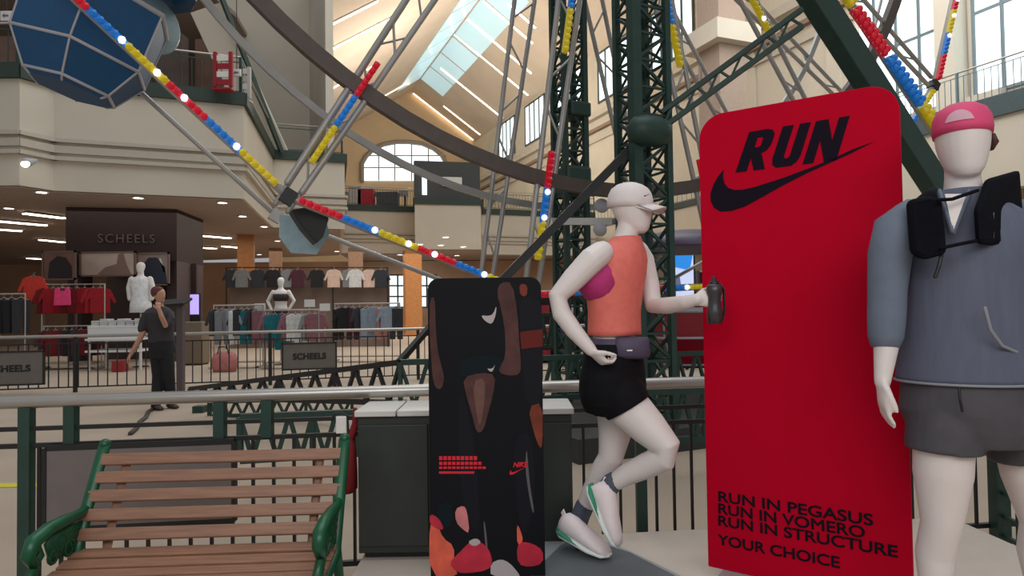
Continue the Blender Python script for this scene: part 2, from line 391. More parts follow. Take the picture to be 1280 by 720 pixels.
wheel = thing('ferris_wheel_ride', 'large pale grey spoked ferris wheel with red, blue and yellow bulb strings, behind the railing', 'ferris wheel', (HUB.x, HUB.y, 1.2))
def ring(off, rad, hw, hd, name, m):
    mb = MB(); k = 96; vs = []; fs = []
    for i in range(k):
        a = 2 * math.pi * i / k
        for dr, do in ((-hw, -hd), (hw, -hd), (hw, hd), (-hw, hd)): vs.append(wp(rad + dr, a, off + do))
    for i in range(k):
        j = (i + 1) % k
        for c in range(4): fs.append((i * 4 + c, i * 4 + (c + 1) % 4, j * 4 + (c + 1) % 4, j * 4 + c))
    return mb.add(vs, fs).build(name, m, wheel)
ring(0, RR, .085, .05, 'drive_ring', ringm)
ring(-1.5, RR, .045, .03, 'guide_ring', tubem)
hb = MB(); hb.tube([HUB + WN * 1.3, HUB - WN * 2.8], .16, 14); hb.build('axle', dgreen, wheel)
for off in (0, -1.5):
    hb = MB(); hb.lathe([(.9, -.06), (.95, 0), (.9, .06), (.3, .12)], HUB + WN * off, 28, WN); hb.build('hub_plate', tubem, wheel)
def string(mb, a, b, sections, nsec, rad=.042, sp=.078, side=None, double=False, first=0):
    a = Vector(a); b = Vector(b); d = (b - a); L = d.length; d.normalize(); side = Vector(side).normalized(); oth = d.cross(side)
    n = int(L / sp); rng = random.Random(int(L * 1000))
    for i in range(nsec):
        mb.m = sections[(i + first) % 3]
        mb.bar(a + d * (L * i / nsec), a + d * (L * (i + 1) / nsec), rad * 1.5, rad * 1.2, up=side)
    for i in range(n):
        p = a + d * (L * (i + .5) / n); s = sections[(int(nsec * (i + .5) / n) + first) % 3]
        mb.m = s if rng.random() > .12 or double else 3
        for q in ((-.8, .8) if double else (0,)):
            mb.sphere(p + side * rad * .9 + oth * rad * q, rad * (.95 if double else .9), 7 if double else 6, 5 if double else 4)
BM = [bred, bblue, byel, bwht]
for off in (0.0, -1.5):
    for k in range(16):
        a = A0 + STEP * k; v0, v1 = wp(RW, a, off), wp(RW, a + STEP, off); d = (v1 - v0).normalized()
        mb = MB(); mb.tube([v0, v1], .045 if off == 0 else .03, 8)
        rad0 = (wp(RW, a, off) - HUB - WN * off).normalized()
        o = mb.build('rim_bar', tubem, wheel, smooth=True)
        tang = WE * math.cos(a) + ZZ * math.sin(a)
        mb = MB()
        for s in (-1, 1): mb.tube([wp(.55, a, off) + tang * s * .2, wp(RW - .12, a, off) + tang * s * .085], .034, 8)
        for i in range(9):
            r0, r1 = 1.0 + i * .7, 1.35 + i * .7; w0 = .2 - .115 * (r0 / RW); s = 1 if i % 2 else -1
            mb.tube([wp(r0, a, off) + tang * w0 * s, wp(r1, a, off) - tang * w0 * s], .016, 5)
        mb.build('spoke', tubem, wheel, smooth=True)
        if off == 0.0:
            if k in (13, 14, 15, 0, 1, 2, 3, 4):
                mb = MB(); string(mb, v0 + d * .10 + WN * .05, v1 - d * .16 + WN * .05, (0, 1, 2), 6, side=WN); 
                # counted from the lower end: yellow, blue, red
                sm = mb.build('bulb_string', BM, o); sm.parent = o
            if k in (14, 15, 0, 1, 2):
                mb = MB(); string(mb, wp(RW - .42, a, .06), wp(RW - 1.75, a, .06), (2, 1, 0), 3, side=WN)
                mb.build('bulb_string', BM, wheel)
                if k < 3:
                    mb = MB(); string(mb, wp(4.5, a, .06), wp(2.2, a, .06), (2, 1, 0), 4, side=WN); mb.build('bulb_string', BM, wheel)
        if k not in (14, 15, 0, 1, 2, 3): continue
        mb = MB(); mb.frame_box(wp(RW, a, off), rad0 * .075, tang * .07, WN * .06); mb.build('joint_plate', blackm if off == 0 else tubem, wheel)
# grey guard disc and bracket near the lower left joint, pale shield hanging under it
j = wp(RW, A0 - STEP, -.35)
mb = MB(); mb.prism([at(364, 262, j.y), at(388, 258, j.y), at(408, 261, j.y), at(411, 274, j.y), at(404, 296, j.y), at(396, 304, j.y), at(378, 284, j.y)], -WN * .3); mb.build('bracket_housing', blackm, wheel, bevel=.01)
mb = MB(); mb.prism([at(350, 268, j.y + .45), at(368, 270, j.y + .45), at(394, 304, j.y + .45), at(408, 276, j.y + .45), at(412, 292, j.y + .45), at(396, 318, j.y + .45), at(364, 316, j.y + .45), at(349, 296, j.y + .45)], -WN * .05); mb.build('splash_shield', mat('pale blue plastic', (150, 176, 184), .4, noise=.1), wheel)
mb = MB(); mb.lathe([(.05, -.03), (.30, -.03), (.33, 0), (.30, .03), (.05, .05)], at(192, 30, 7.2), 20, WN + WE * .8); mb.build('guard_disc', mat('pale blue plastic', (150, 176, 184), .4), wheel, smooth=True)
# ---- passenger cars (local: hangs from origin, axis along y)
def make_car(label, body, trim, canopy, top=-.34, group='passenger cars of the ferris wheel'):
    t = thing('ferris_wheel_car', label, 'ferris wheel car', (0, 0, 0), 0, group)
    def octo(rx, ry, z): return [Vector((rx * math.cos(math.pi * (2 * i + 1) / 6), ry * math.sin(math.pi * (2 * i + 1) / 6), z)) for i in range(6)]
    rows = [octo(.44, .44, -1.16), octo(.52, .52, -1.11), octo(.78, .74, -.72), octo(.82, .78, top)]
    vs = [p for r in rows for p in r]; fs = [tuple(reversed(range(6)))]
    for i in range(3):
        for q in range(6): fs.append((i * 6 + q, i * 6 + (q + 1) % 6, (i + 1) * 6 + (q + 1) % 6, (i + 1) * 6 + q))
    inn = octo(.77, .73, top); inb = octo(.5, .46, -1.0); o = len(vs); vs += inn + inb
    for q in range(6):
        q2 = (q + 1) % 6; fs.append((18 + q, 18 + q2, o + q2, o + q)); fs.append((o + q, o + q2, o + 6 + q2, o + 6 + q))
    fs.append(tuple(range(o + 6, o + 12)))
    MB().add(vs, fs).build('tub', body, t, local=True)
    mb = MB()
    for r in (1, 2): mb.tube(rows[r], .02, 6, closed=True)
    for q in range(6): mb.tube([rows[0][q], rows[1][q], rows[2][q], rows[3][q]], .014, 5)
    mb.build('edge_trim', trim, t, smooth=True, local=True)
    mb = MB(); mb.tube(rows[3], .035, 8, closed=True); mb.build('rim', trim, t, smooth=True, local=True)
    mb = MB(); mb.lathe([(.45, -.78), (.62, -.76), (.64, -.70), (.38, -.68), (.38, -.80)], (0, 0, 0), 16); mb.build('seat', mat('grey seat', (84, 88, 96), .6), t, local=True)
    mb = MB(); mb.lathe([(.02, .86), (.4, .82), (.8, .70), (.95, .58), (.94, .54), (.78, .64), (.4, .76)], (0, 0, 0), 16); mb.build('canopy', canopy, t, smooth=True, local=True)
    for s in (-1, 1):
        mb = MB(); mb.tube([(0, s * .74, -.36), (0, s * .74, .4), (0, s * .4, .78)], .025, 8); mb.build('hanger', trim, t, smooth=True, local=True)
    mb = MB(); mb.tube([(0, -.78, 0), (0, .78, 0)], .03, 8); mb.build('pivot_bar', trim, t, smooth=True, local=True)
    return t
carblue = mat('deep blue fibreglass', (8, 74, 118), .5, noise=.06); carred = mat('red fibreglass', (150, 24, 40), .35); carpur = mat('purple fibreglass', (92, 78, 104), .4)
wht = mat('pale trim', (178, 178, 184), .45)
rotz = math.atan2(WE.y, WE.x)
c1 = make_car('deep blue six-sided car hanging high above the left balcony', carblue, wht, carblue, .06)
p = wp(RW, A0 - 2 * STEP, -.78) + WE * .40; c1.location = p; c1.rotation_euler = (0, .3, rotz); c1.scale = (.82, .82, .82)
c2 = make_car('red car under a purple canopy, half hidden behind the red board', carred, wht, carpur)
c2.location = wp(RW, A0 + STEP, -.78); c2.rotation_euler = (0, 0, rotz)
# ---- lattice towers, legs, trusses: the wheel's support frame
frame = thing('ferris_wheel_support', 'dark green lattice towers, slanted leg and low trusses that carry the ferris wheel', 'ferris wheel frame', (1.5, 9, 0))
def lattice_tower(c, wdt, h, name):
    c = Vector(c); mb = MB(); hx = WE * wdt / 2; hy = WN * wdt / 2
    cs = [hx + hy, hx - hy, -hx - hy, -hx + hy]
    for q in cs: mb.frame_box(c + q + ZZ * h / 2, WE * .035, WN * .035, ZZ * h / 2)
    o = mb.build(name, dgreen, frame)
    mb = MB(); n = int(h / .30)
    for i in range(n):
        z0, z1 = h * i / n, h * (i + 1) / n
        for a in range(4):
            p0, p1 = c + cs[a], c + cs[(a + 1) % 4]
            if i % 2: p0, p1 = p1, p0
            mb.bar(p0 + ZZ * z0, p1 + ZZ * z1, .03, .03)
            mb.bar(p0 + ZZ * z1, p1 + ZZ * z1, .025, .025)
            if a in (0, 2): mb.bar(p1 + ZZ * z0, p0 + ZZ * z1, .022, .022)
    mb.build('lacing', dgreen, o)
    return o
TN = Vector((1.28, 7.37, 0)); TN = at(806, 300, 7.42); TN.z = 0
TF = at(714, 300, 9.05); TF.z = 0
lattice_tower(TN, .40, 9.4, 'tower'); lattice_tower(TF, .32, 9.4, 'tower')
mb = MB(); mb.tube([at(812, 164, TN.y - .3) - WE * .1, at(812, 164, TN.y - .3) + WE * .1], .17, 14); mb.build('gear_box', dgreen, frame, smooth=True)
mb = MB(); mb.frame_box(at(718, 140, TF.y), WE * .16, WN * .2, ZZ * .10); mb.build('gear_box', dgreen, frame, bevel=.03)
mb = MB(); mb.frame_box(at(715, 228, TF.y), WE * .2, WN * .22, ZZ * .2); mb.build('gear_box', dgreen, frame, bevel=.05)
mb = MB(); mb.frame_box(TN - WE * .24 + WN * .2 + ZZ * 4.7, WE * .055, WN * .06, ZZ * 4.7); mb.build('tower_post', dgreen, frame)
# slanted leg on the near side, in a plane parallel to the wheel
PL = HUB + WN * 1.35
def onleg(px, py): return on_plane(px, py, PL, WN)
la, lb = onleg(1021, 0), onleg(1149, 200); dl = (lb - la).normalized()
top = la - dl * 2.2; t = (lb.z - 0.02) / -dl.z; foot = lb + dl * t
mb = MB(); mb.bar(top, foot, .34, .22, up=WN); mb.build('leg', dgreen, frame, bevel=.015)
ba, bb = onleg(1050, -8), onleg(1168, 172); db = (bb - ba).normalized()
mb = MB(); mb.bar(ba - db * 1.2 , bb + db * .9, .05, .03, up=WN); cb = mb.build('bulb_rail', tubem, frame)
mb = MB(); A_, B_ = ba - db * 1.0 + WN * .03, bb + db * .6 + WN * .03; L_ = (B_ - A_).length
sa = onleg(1066, 22); L1 = (sa - A_).length; 
seg = [(onleg(1012, -66), onleg(1060, 10), 2), (onleg(1062, 14), onleg(1102, 70), 0), (onleg(1105, 74), onleg(1146, 132), 1), (onleg(1148, 135), onleg(1176, 178), 2)]
for a, b, c in seg: string(mb, a + WN * .04, b + WN * .04, (c, c, c), 1, rad=.052, sp=.092, side=WN, double=True)
mb.build('bulb_string', BM, frame, smooth=True)
# braces
mb = MB()
b0, b1 = at(1003, 22, 6.9), at(828, 150, 7.3)
dd = (b1 - b0).normalized(); upv = ZZ
for o_ in (.09, -.09): mb.bar(b0 + upv * o_, b1 + upv * o_, .07, .05)
n_ = 12
for i in range(n_): mb.bar(b0 + (b1 - b0) * (i / n_) + upv * (.09 if i % 2 else -.09), b0 + (b1 - b0) * ((i + 1) / n_) + upv * (-.09 if i % 2 else .09), .025, .025)
mb.build('brace', dgreen, frame)
mb = MB(); mb.bar(at(790, 184, 7.25), at(560, 420, 6.9), .09, .09); mb.build('brace', blackm, frame)
mb = MB(); mb.bar(at(538, 408, 7.6), at(497, 455, 7.0), .06, .06); mb.build('brace', blackm, frame)
def truss(a, b, h, n, w=.06, name='base_truss', h2=None):
    a = Vector(a); b = Vector(b); mb = MB(); h2 = h if h2 is None else h2
    mb.bar(a, b, w, w); mb.bar(a - ZZ * h, b - ZZ * h2, w, w)
    for i in range(n):
        f0, f1 = i / n, (i + 1) / n; pt, pt1 = a.lerp(b, f0), a.lerp(b, f1); q = pt - ZZ * (h + (h2 - h) * f0); q1 = pt1 - ZZ * (h + (h2 - h) * f1)
        mb.bar(pt, (q + q1) / 2, w * .6, w * .6); mb.bar((q + q1) / 2, pt1, w * .6, w * .6)
        if i % 3 == 0: mb.bar(pt, q, w * .7, w * .7)
    mb.bar(b, b - ZZ * h2, w, w)
    return mb.build(name, blackm if name != 'base_truss' else dgreen, frame)
tm = at(500, 453, 6.85)
truss(tm, at(893, 441, 8.6), .46, 14)
truss(tm + Vector((0, .02, 0)), at(238, 486, 9.4), .42, 12, name='outrigger', h2=.12)
truss(at(440, 496, 8.6), at(262, 503, 9.6), .2, 10, .05)
truss(at(300, 522, 5.2), at(448, 516, 5.5), .33, 5, .06)
truss(at(640, 395, 10.2), at(690, 393, 10.4), .5, 4)
truss(at(800, 490, 5.6), at(905, 488, 5.9), .42, 4, .055)
for px, py, Y in ((250, 508, 9.9), (893, 470, 8.6), (497, 500, 6.85)):
    q = at(px, py, Y); mb = MB(); mb.box((q.x, q.y, q.z / 2 if q.z > .1 else .05), .16, .16, max(q.z, .1)); mb.build('foot', dgreen, frame)
# slatted deck and platform under the near tower
mb = MB(); mb.box((2.0, 8.4, .12), 4.2, 2.6, .24, PSI); mb.build('base_deck', mat('dark deck', (52, 54, 52), .7, noise=.1), frame)
# dark clutter round the loading bay: grey discs (lamp housings) beside the runner's head
for px, py, r in ((752, 257, .095), (750, 287, .09)):
    mb = MB(); mb.lathe([(.02, -.05), (r * .8, -.05), (r, 0), (r * .9, .03), (.02, .045)], at(px, py, 8.3), 18, (.1, -1, .1)); mb.build('lamp_housing', wht, frame, smooth=True)
mb = MB(); mb.bar(at(690, 277, 8.5), at(765, 277, 8.35), .06, .09); mb.build('cross_bar', tubem, frame)
# ================================================================ RAILINGS
def rail_line(Y0, s): return lambda X: Y0 + s * X
NY = rail_line(3.83, .12); FY = rail_line(14.3, .21)
nr = thing('guard_railing', 'brushed steel handrail on dark green posts behind the bench and the running mannequin', 'railing', (0, 3.83, 0))
def np_(X, z): return Vector((X, NY(X), z))
mb = MB(); mb.tube([np_(-3.4, 1.068), np_(3.45, 1.068)], .035, 14); mb.build('handrail', chrome, nr, smooth=True)
for z, r, nm in ((.925, .011, 'mid_rail'), (.835, .012, 'upper_rail'), (.115, .014, 'bottom_rail')):
    mb = MB(); mb.bar(np_(-3.4, z), np_(3.45, z), r * 2, r * 2); mb.build(nm, blackm, nr)
for X in (-2.60, .75, 3.3):
    mb = MB(); mb.bar(np_(X, 0), np_(X, 1.04), .062, .05, up=(0, 1, 0)); mb.build('post', dgreen, nr)
for X in (-2.38, -1.62, -1.37, -.42, 2.0):
    mb = MB(); mb.bar(np_(X, .835), np_(X, 1.04), .058, .05, up=(0, 1, 0)); mb.build('short_post', dgreen, nr)
X = -3.3
while X < 3.3:
    if not any(abs(X - q) < .05 for q in (-2.60, .75)):
        mb = MB(); mb.bar(np_(X, .115), np_(X, .835), .016, .016, up=(0, 1, 0)); mb.build('baluster', blackm, nr)
    X += .109
pn = thing('sign_panel', 'blank grey back of a panel fixed to the railing behind the bench', 'sign panel', (np_(-1.95, 0).x, np_(-1.95, 0).y + .05, .4))
a, b = at(77, 549, 3.62), at(304, 545, 3.73); z0 = .52
mb = MB(); mb.prism([np_(a.x, .815) - Vector((0, .045, 0)), np_(b.x, .815) - Vector((0, .045, 0)), np_(b.x, z0 - .12) - Vector((0, .045, 0)), np_(a.x, z0 - .12) - Vector((0, .045, 0))], (0, .025, 0)); mb.build('board', mat('grey panel', (112, 104, 102), .35, noise=.06), pn)
mb = MB()
for u, v in ((np_(a.x, .825), np_(b.x, .825)), (np_(a.x, .395), np_(b.x, .395)), (np_(a.x, .825), np_(a.x, .395)), (np_(b.x, .825), np_(b.x, .395))): mb.bar(u - Vector((0, .035, 0)), v - Vector((0, .035, 0)), .022, .03)
mb.build('frame', blackm, pn)
# side railing coming towards the viewer at the right
sr = thing('side_railing', 'dark green railing turning forward behind the legs of the pink-capped mannequin', 'railing', (3.08, 4.2, 0))
c0 = at(1247, 560, 4.15); c0.z = 0; dr = Vector((-.20, -1, 0)).normalized()
mb = MB(); mb.bar(c0, c0 + ZZ * 1.06, .085, .08, up=(0, 1, 0)); mb.build('post', dgreen, sr)
mb = MB(); mb.bar(c0 + dr * 1.7, c0 + dr * 1.7 + ZZ * 1.06, .06, .06, up=(0, 1, 0)); mb.build('post', dgreen, sr)
for z in (.72, .60, .48, .34, .2, .08):
    mb = MB(); mb.bar(c0 + ZZ * z, c0 + dr * 1.7 + ZZ * z, .022, .022); mb.build('cross_rail', dgreen, sr)
mb = MB(); mb.tube([c0 + ZZ * 1.08, c0 + dr * 1.75 + ZZ * 1.08], .03, 12); mb.build('handrail', chrome, sr, smooth=True)
for i in range(8):
    q = c0 + dr * (.2 + i * .2); mb = MB(); mb.bar(q + ZZ * .08, q + ZZ * .72, .014, .014, up=(0, 1, 0)); mb.build('baluster', dgreen, sr)
# far railing with name panels
fr_ = thing('far_railing', 'thin balustrade with bright handrail across the store front, beyond the wheel', 'railing', (-4, 13.4, 0))
def fp(X, z): return Vector((X, FY(X), z))
mb = MB(); mb.tube([fp(-12, 1.07), fp(6.2, 1.07)], .032, 10); mb.build('handrail', chrome, fr_, smooth=True)
for z in (.93, .1):
    mb = MB(); mb.bar(fp(-12, z), fp(6.2, z), .025, .025); mb.build('rail', blackm, fr_)
for X in (-9.9, -8.35, -6.9, -4.9, -2.0, 1.2, 4.0):
    mb = MB(); mb.bar(fp(X, 0), fp(X, 1.05), .06, .05, up=(0, 1, 0)); mb.build('post', blackm, fr_)
X = -11.6
while X < 3.6:
    mb = MB(); mb.bar(fp(X, .1), fp(X, .93), .017, .017, up=(0, 1, 0)); mb.build('baluster', blackm, fr_)
    X += .165
gpan = mat('grey name panel', (112, 106, 100), .6, noise=.05); blk = mat('black lettering', (16, 17, 20), .5)
for px, py0, py1, wpx, lab in ((387, 429, 461, 64, 'grey name panel with black lettering hanging on the far railing, right of the attendant'), (12, 440, 481, 76, 'grey name panel cut off by the left edge, on the far railing')):
    Yp = FY(fx(px, 13)); Yp = FY(fx(px, Yp)); c = at(px, (py0 + py1) / 2, Yp - .08); wd = wpx / FPX * Yp; ht = (py1 - py0) / FPX * Yp; rz = math.atan(.21)
    t = thing('name_panel', lab, 'sign', c, rz)
    mb = MB(); mb.box((0, 0, 0), wd, .03, ht); mb.build('board', gpan, t, local=True)
    mb = MB()
    for s in (-1, 1): mb.box((s * wd / 2, -.005, 0), .03, .05, ht + .03); mb.box((0, -.005, s * ht / 2), wd + .03, .05, .03)
    mb.build('frame', blackm, t, local=True)
    text_mesh('SCHEELS', .17, blk, t, (0, -.018, -.06), (1, 0, 0), (0, 0, 1), .003, .006, 0, 1.02, center=True, xs=wd * .80 / .86)
# ================================================================ BENCH
wood = mat('oiled wood slat', (132, 94, 72), .5, noise=.18, nscale=6, stretch=(1, 14, 14)); castg = mat('green cast iron', (10, 78, 48), .35, .1, noise=.15)
bp = at(281, 567, 3.06); bench = thing('park_bench', 'slatted wooden park bench with green cast iron ends, in front of the railing', 'bench', (bp.x, bp.y - .12, 0), math.radians(3.0))
BL = 1.06; zt = bp.z
def slat(y, z, tilt, wd, th=.022, name='back_slat'):
    ca, sa = math.cos(tilt), math.sin(tilt); mb = MB()
    mb.frame_box((0, y, z), Vector((BL / 2 + .03, 0, 0)), Vector((0, ca, sa)) * wd / 2, Vector((0, -sa, ca)) * th / 2)
    return mb.build(name, wood, bench, local=True, bevel=.005)
bt = math.radians(62)
for i in range(5): slat(.11 - i * .040, zt - .012 - i * .0715, bt, .053)
for i in range(6): slat(-.085 - i * .075, zt - .37 - (0, .018, .03, .036, .036, .03)[i], (.25, .2, .1, .05, 0, -.08)[i], .062, name='seat_slat')
zs = zt - .39
for s in (-1, 1):
    x = s * (BL / 2 + .02); e = thing('x', '', '') if False else None
    mb = MB()
    mb.tube([(x, .150, zt + .045), (x, .128, zt + .01), (x, .062, zt - .11), (x, -.0, zt - .22), (x, -.05, zt - .32), (x, -.09, zs - .015), (x, -.30, zs - .045), (x, -.50, zs - .045)], [(.028, .018)] * 8, 10, side=(1, 0, 0))
    mb.sphere((x, .152, zt + .05), .026, 10, 8)
    arm = [(x, .01, zt - .20), (x, -.05, zt - .21), (x, -.14, zt - .205), (x, -.25, zt - .205), (x, -.34, zt - .225), (x, -.37, zt - .27), (x, -.34, zt - .31), (x, -.30, zt - .29), (x, -.31, zt - .265)]
    mb.tube(arm, [.018, .022, .026, .028, .03, .026, .022, .018, .014], 10)
    fr0 = mb.build('end_frame', castg, bench, local=True, smooth=True)
    mb = MB(); mb.tube([(x, -.36, zt - .28), (x, -.33, zs + .06), (x, -.40, zs), (x, -.45, zs - .06), (x, -.42, zs - .2), (x, -.46, .08), (x, -.5, .02)], [.022, .02, .022, .026, .022, .02, .026], 10)
    mb.build('front_leg', castg, bench, local=True, smooth=True)
    mb = MB(); mb.tube([(x, -.06, zs), (x, .03, zs - .2), (x, .10, .1), (x, .15, .02)], [.024, .02, .02, .026], 10); mb.build('rear_leg', castg, bench, local=True, smooth=True)
    mb = MB()   # cast scroll web under the arm
    mb.prism([(x - .006, .04, zt - .25), (x - .006, -.10, zt - .235), (x - .006, -.23, zt - .225), (x - .006, -.27, zt - .26), (x - .006, -.24, zs + .05), (x - .006, -.05, zs + .03), (x - .006, .0, zs + .06)], (.012, 0, 0))
    for cy, cz, r in ((-.08, zt - .30, .05), (-.18, zt - .29, .045), (-.12, zs + .06, .04), (-.22, zs + .06, .035)):
        mb.tube([(x, cy + r * math.cos(a) * (1 - a / 12), cz + r * math.sin(a) * (1 - a / 12)) for a in [i * .6 for i in range(12)]], .009, 6)
    mb.build('scroll_web', castg, bench, local=True, smooth=True)
for px in (.18, -.18, .42, -.42, 0):
    pass
for X in (-.44, .44):
    mb = MB(); mb.tube([(X, .145, zt - .0), (X, .005, zt - .27), (X, -.045, zs - .01), (X, -.25, zs - .05), (X, -.46, zs - .05)], [(.02, .008)] * 5, 6, side=(1, 0, 0)); mb.build('strap', wood, bench, local=True)
# ================================================================ PLINTH, STEP, CABINET
ply = mat('pale plinth laminate', (190, 178, 166), .6, noise=.04)
plinth = MB(); PZ = .25
plinth.prism([(-.80, 3.62, 0), (2.6, 3.95, 0), (2.75, 1.7, 0), (-.80, 1.7, 0)], (0, 0, PZ))
pt = plinth.build('display_plinth', ply, None, bevel=.01); tag(pt, 'low pale beige display plinth under the mannequins and boards', 'plinth')
stp = thing('display_step', 'grey raised step under the running mannequin', 'step', (.4, 2.9, PZ))
stone = mat('light grey step', (150, 154, 154), .6, noise=.04); matm = mat('dark grey rubber', (92, 98, 102), .75, noise=.06)
ZT = .335
q = [on_z(px, py, ZT) for px, py in ((640, 655), (702, 655), (722, 662), (790, 689), (905, 745))]
poly = [Vector((v.x, v.y, PZ)) for v in q] + [Vector((1.05, 2.1, PZ)), Vector((-.3, 2.1, PZ))]
MB().prism(poly, (0, 0, ZT - PZ)).build('slab', stone, stp, bevel=.006)
q = [on_z(px, py, ZT + .012) for px, py in ((700, 682), (722, 670), (787, 690), (870, 733))]
poly = [Vector((v.x, v.y, ZT)) for v in q] + [Vector((.95, 2.2, ZT)), Vector((-.05, 2.2, ZT)), ]
v = on_z(664, 718, ZT + .012); poly.append(Vector((v.x, v.y, ZT)))
MB().prism(poly, (0, 0, .012)).build('mat', matm, stp)
cab = thing('waste_cabinet', 'dark green grey cabinet with pale worktop, behind the black printed board', 'cabinet', (-.1, 3.4, PZ))
cgm = mat('dark green laminate', (44, 50, 46), .5, noise=.08)
xl, xr = at(447, 600, 3.4).x, at(716, 600, 3.4).x
mb = MB(); mb.box(((xl + xr) / 2, 3.56, PZ + .03 + (.985 - PZ - .03) / 2), xr - xl, .30, .985 - PZ - .03); mb.build('body', cgm, cab, bevel=.006)
mb = MB(); mb.box(((xl + xr) / 2, 3.57, PZ + .015), xr - xl - .05, .26, .03); mb.build('plinth_base', blackm, cab)
for i in range(3):
    w_ = (xr - xl) / 3; mb = MB(); mb.box((xl + w_ * (i + .5), 3.403, PZ + .38), w_ - .012, .016, .62); d_ = mb.build('door', cgm, cab, bevel=.004)
for i, (u, v) in enumerate(((xl - .01, at(496, 500, 3.4).x - .004), (at(496, 500, 3.4).x + .004, xr + .01))):
    mb = MB(); mb.box(((u + v) / 2, 3.56, 1.0), v - u, .36, .03); mb.build('worktop', mat('pale worktop', (206, 204, 198), .5, noise=.03), cab, bevel=.004)
# red bag hanging on the railing beside the cabinet
bag = thing('hanging_bag', 'dark red cloth bag hanging on the railing beside the cabinet', 'bag', (at(432, 560, 3.5).x, 3.5, .6))
def bp_(px, py): return at(px, py, 3.5)
mb = MB()
mb.loft([(bp_(436, 545), Vector((.02, 0, 0)), Vector((0, .02, 0))), (bp_(437, 560), Vector((.035, 0, 0)), Vector((0, .03, 0))), (bp_(435, 590), Vector((.05, 0, 0)), Vector((0, .045, 0))), (bp_(434, 610), Vector((.055, 0, 0)), Vector((0, .05, 0))), (bp_(434, 616), Vector((.03, 0, 0)), Vector((0, .03, 0)))], 16)
mb.build('pouch', mat('dark red cloth', (120, 14, 20), .8, noise=.2, nscale=10), bag, smooth=True)
mb = MB(); mb.tube([bp_(444, 512), bp_(445, 530), bp_(438, 548)], [.012, .022, .02], 8); mb.build('strap', mat('dark red cloth', (120, 14, 20)), bag, smooth=True)
mb = MB(); mb.frame_box(bp_(427, 531), Vector((.028, 0, 0)), Vector((0, .012, 0)), Vector((0, 0, .045))); mb.build('tag', white, bag, bevel=.004)
mb = MB(); mb.tube([bp_(414, 525), bp_(419, 517), bp_(427, 516), bp_(434, 520), bp_(436, 545)], .006, 6); mb.build('cord', blackm, bag)
# ================================================================ FLAT PRINTED BOARDS
def rounded(w_, h_, r, n=8, corners=(1, 1, 1, 1)):
    P = []
    for (cx, cz, a0), on in zip(((w_ - r, h_ - r, 0), (r, h_ - r, 90), (r, r, 180), (w_ - r, r, 270)), corners):
        if not on: P.append((w_ if a0 in (0, 270) else 0, h_ if a0 in (0, 90) else 0)); continue
        for i in range(n + 1):
            a = math.radians(a0 + 90 * i / n); P.append((cx + r * math.cos(a), cz + r * math.sin(a)))
    return P
def board(name, label, cat, pl, pr, zb, zt_, r, th, m, corners):
    # pl, pr: left and right bottom corners in plan
    pl, pr = Vector(pl), Vector(pr); d = pr - pl; rz = math.atan2(d.y, d.x)
    t = thing(name, label, cat, (pl.x, pl.y, zb), rz)
    W_ = d.length; P = rounded(W_, zt_ - zb, r, corners=corners)
    mb = MB(); mb.prism([(x, 0, z) for x, z in P], (0, th, 0)); mb.build('panel', m, t, local=True, bevel=.003)
    n = Vector((math.sin(rz), -math.cos(rz), 0)); M = t.matrix_basis.copy() if False else (Matrix.Translation((pl.x, pl.y, zb)) @ Matrix.Rotation(rz, 4, 'Z')).inverted()
    def loc(px, py, lift=.0):
        q = M @ on_plane(px, py, Vector((pl.x, pl.y, zb)), n); return Vector((q.x, -lift, q.z))
    return t, loc
def rounder(P):
    R = []
    for (x0, y0), (x1, y1) in zip(P, P[1:] + P[:1]): R += [(x0 * .75 + x1 * .25, y0 * .75 + y1 * .25), (x0 * .25 + x1 * .75, y0 * .25 + y1 * .75)]
    return R
def sheet(t, loc, name, m, polys, lift):
    if name in ('print_bodies', 'print_shorts', 'print_skin', 'print_shoes', 'print_swoosh', 'print_band'):
        for P in polys:
            if name != 'print_band': P = rounder(P)
            MB().prism([loc(x, y, lift) for x, y in P], (0, lift, 0)).build(name, m, t, local=True)
        return
    mb = MB()
    for P in polys: mb.prism([loc(x, y, lift) for x, y in P], (0, lift, 0) if lift < .003 else (0, .002, 0))
    return mb.build(name, m, t, local=True)
# ---- black printed board with athletes
pl = at(537, 600, 2.94); pr = at(680, 600, 2.94)
zt_ = at(608, 347, 2.94).z
ink = mat('black print', (15, 16, 21), .6, spec=.15); sk1 = mat('print skin', (78, 52, 50), .6, spec=.15, noise=.25, nscale=12); sk2 = mat('print skin warm', (112, 54, 40), .6, spec=.15, noise=.25, nscale=12)
pb, bl = board('printed_board', 'tall black board printed with athletes in dark kit and bright running shoes', 'display board', (pl.x, 2.94), (pr.x, 2.94), PZ, zt_, .05, .03, ink, (1, 1, 0, 0))
teal = mat('print teal', (10, 25, 30), .6, spec=.15); navy = mat('print navy', (21, 22, 29), .6, spec=.15); rust = mat('print rust', (96, 34, 30), .6, spec=.15)
redp = mat('print red', (206, 16, 42), .5); whp = mat('print white', (170, 160, 158), .5); orp = mat('print orange', (206, 84, 62), .5, noise=.2, nscale=14); pkp = mat('print crimson', (178, 26, 52), .5, noise=.2, nscale=14); ltp = mat('print pink', (190, 112, 112), .5, noise=.2, nscale=14)
Q = lambda P: [(520 + x / 1.845, 330 + y / 1.845) for x, y in P]
hl = mat('print grey', (92, 88, 92), .6, spec=.15)
sheet(pb, bl, 'print_bodies', navy, [Q(p) for p in ([(240, 75), (270, 78), (292, 95), (293, 320), (258, 332), (245, 260), (240, 150)], [(100, 270), (130, 380), (140, 470), (150, 620), (120, 600), (95, 450)], [(225, 400), (262, 380), (275, 480), (272, 560), (250, 640), (232, 560)])], .0008)
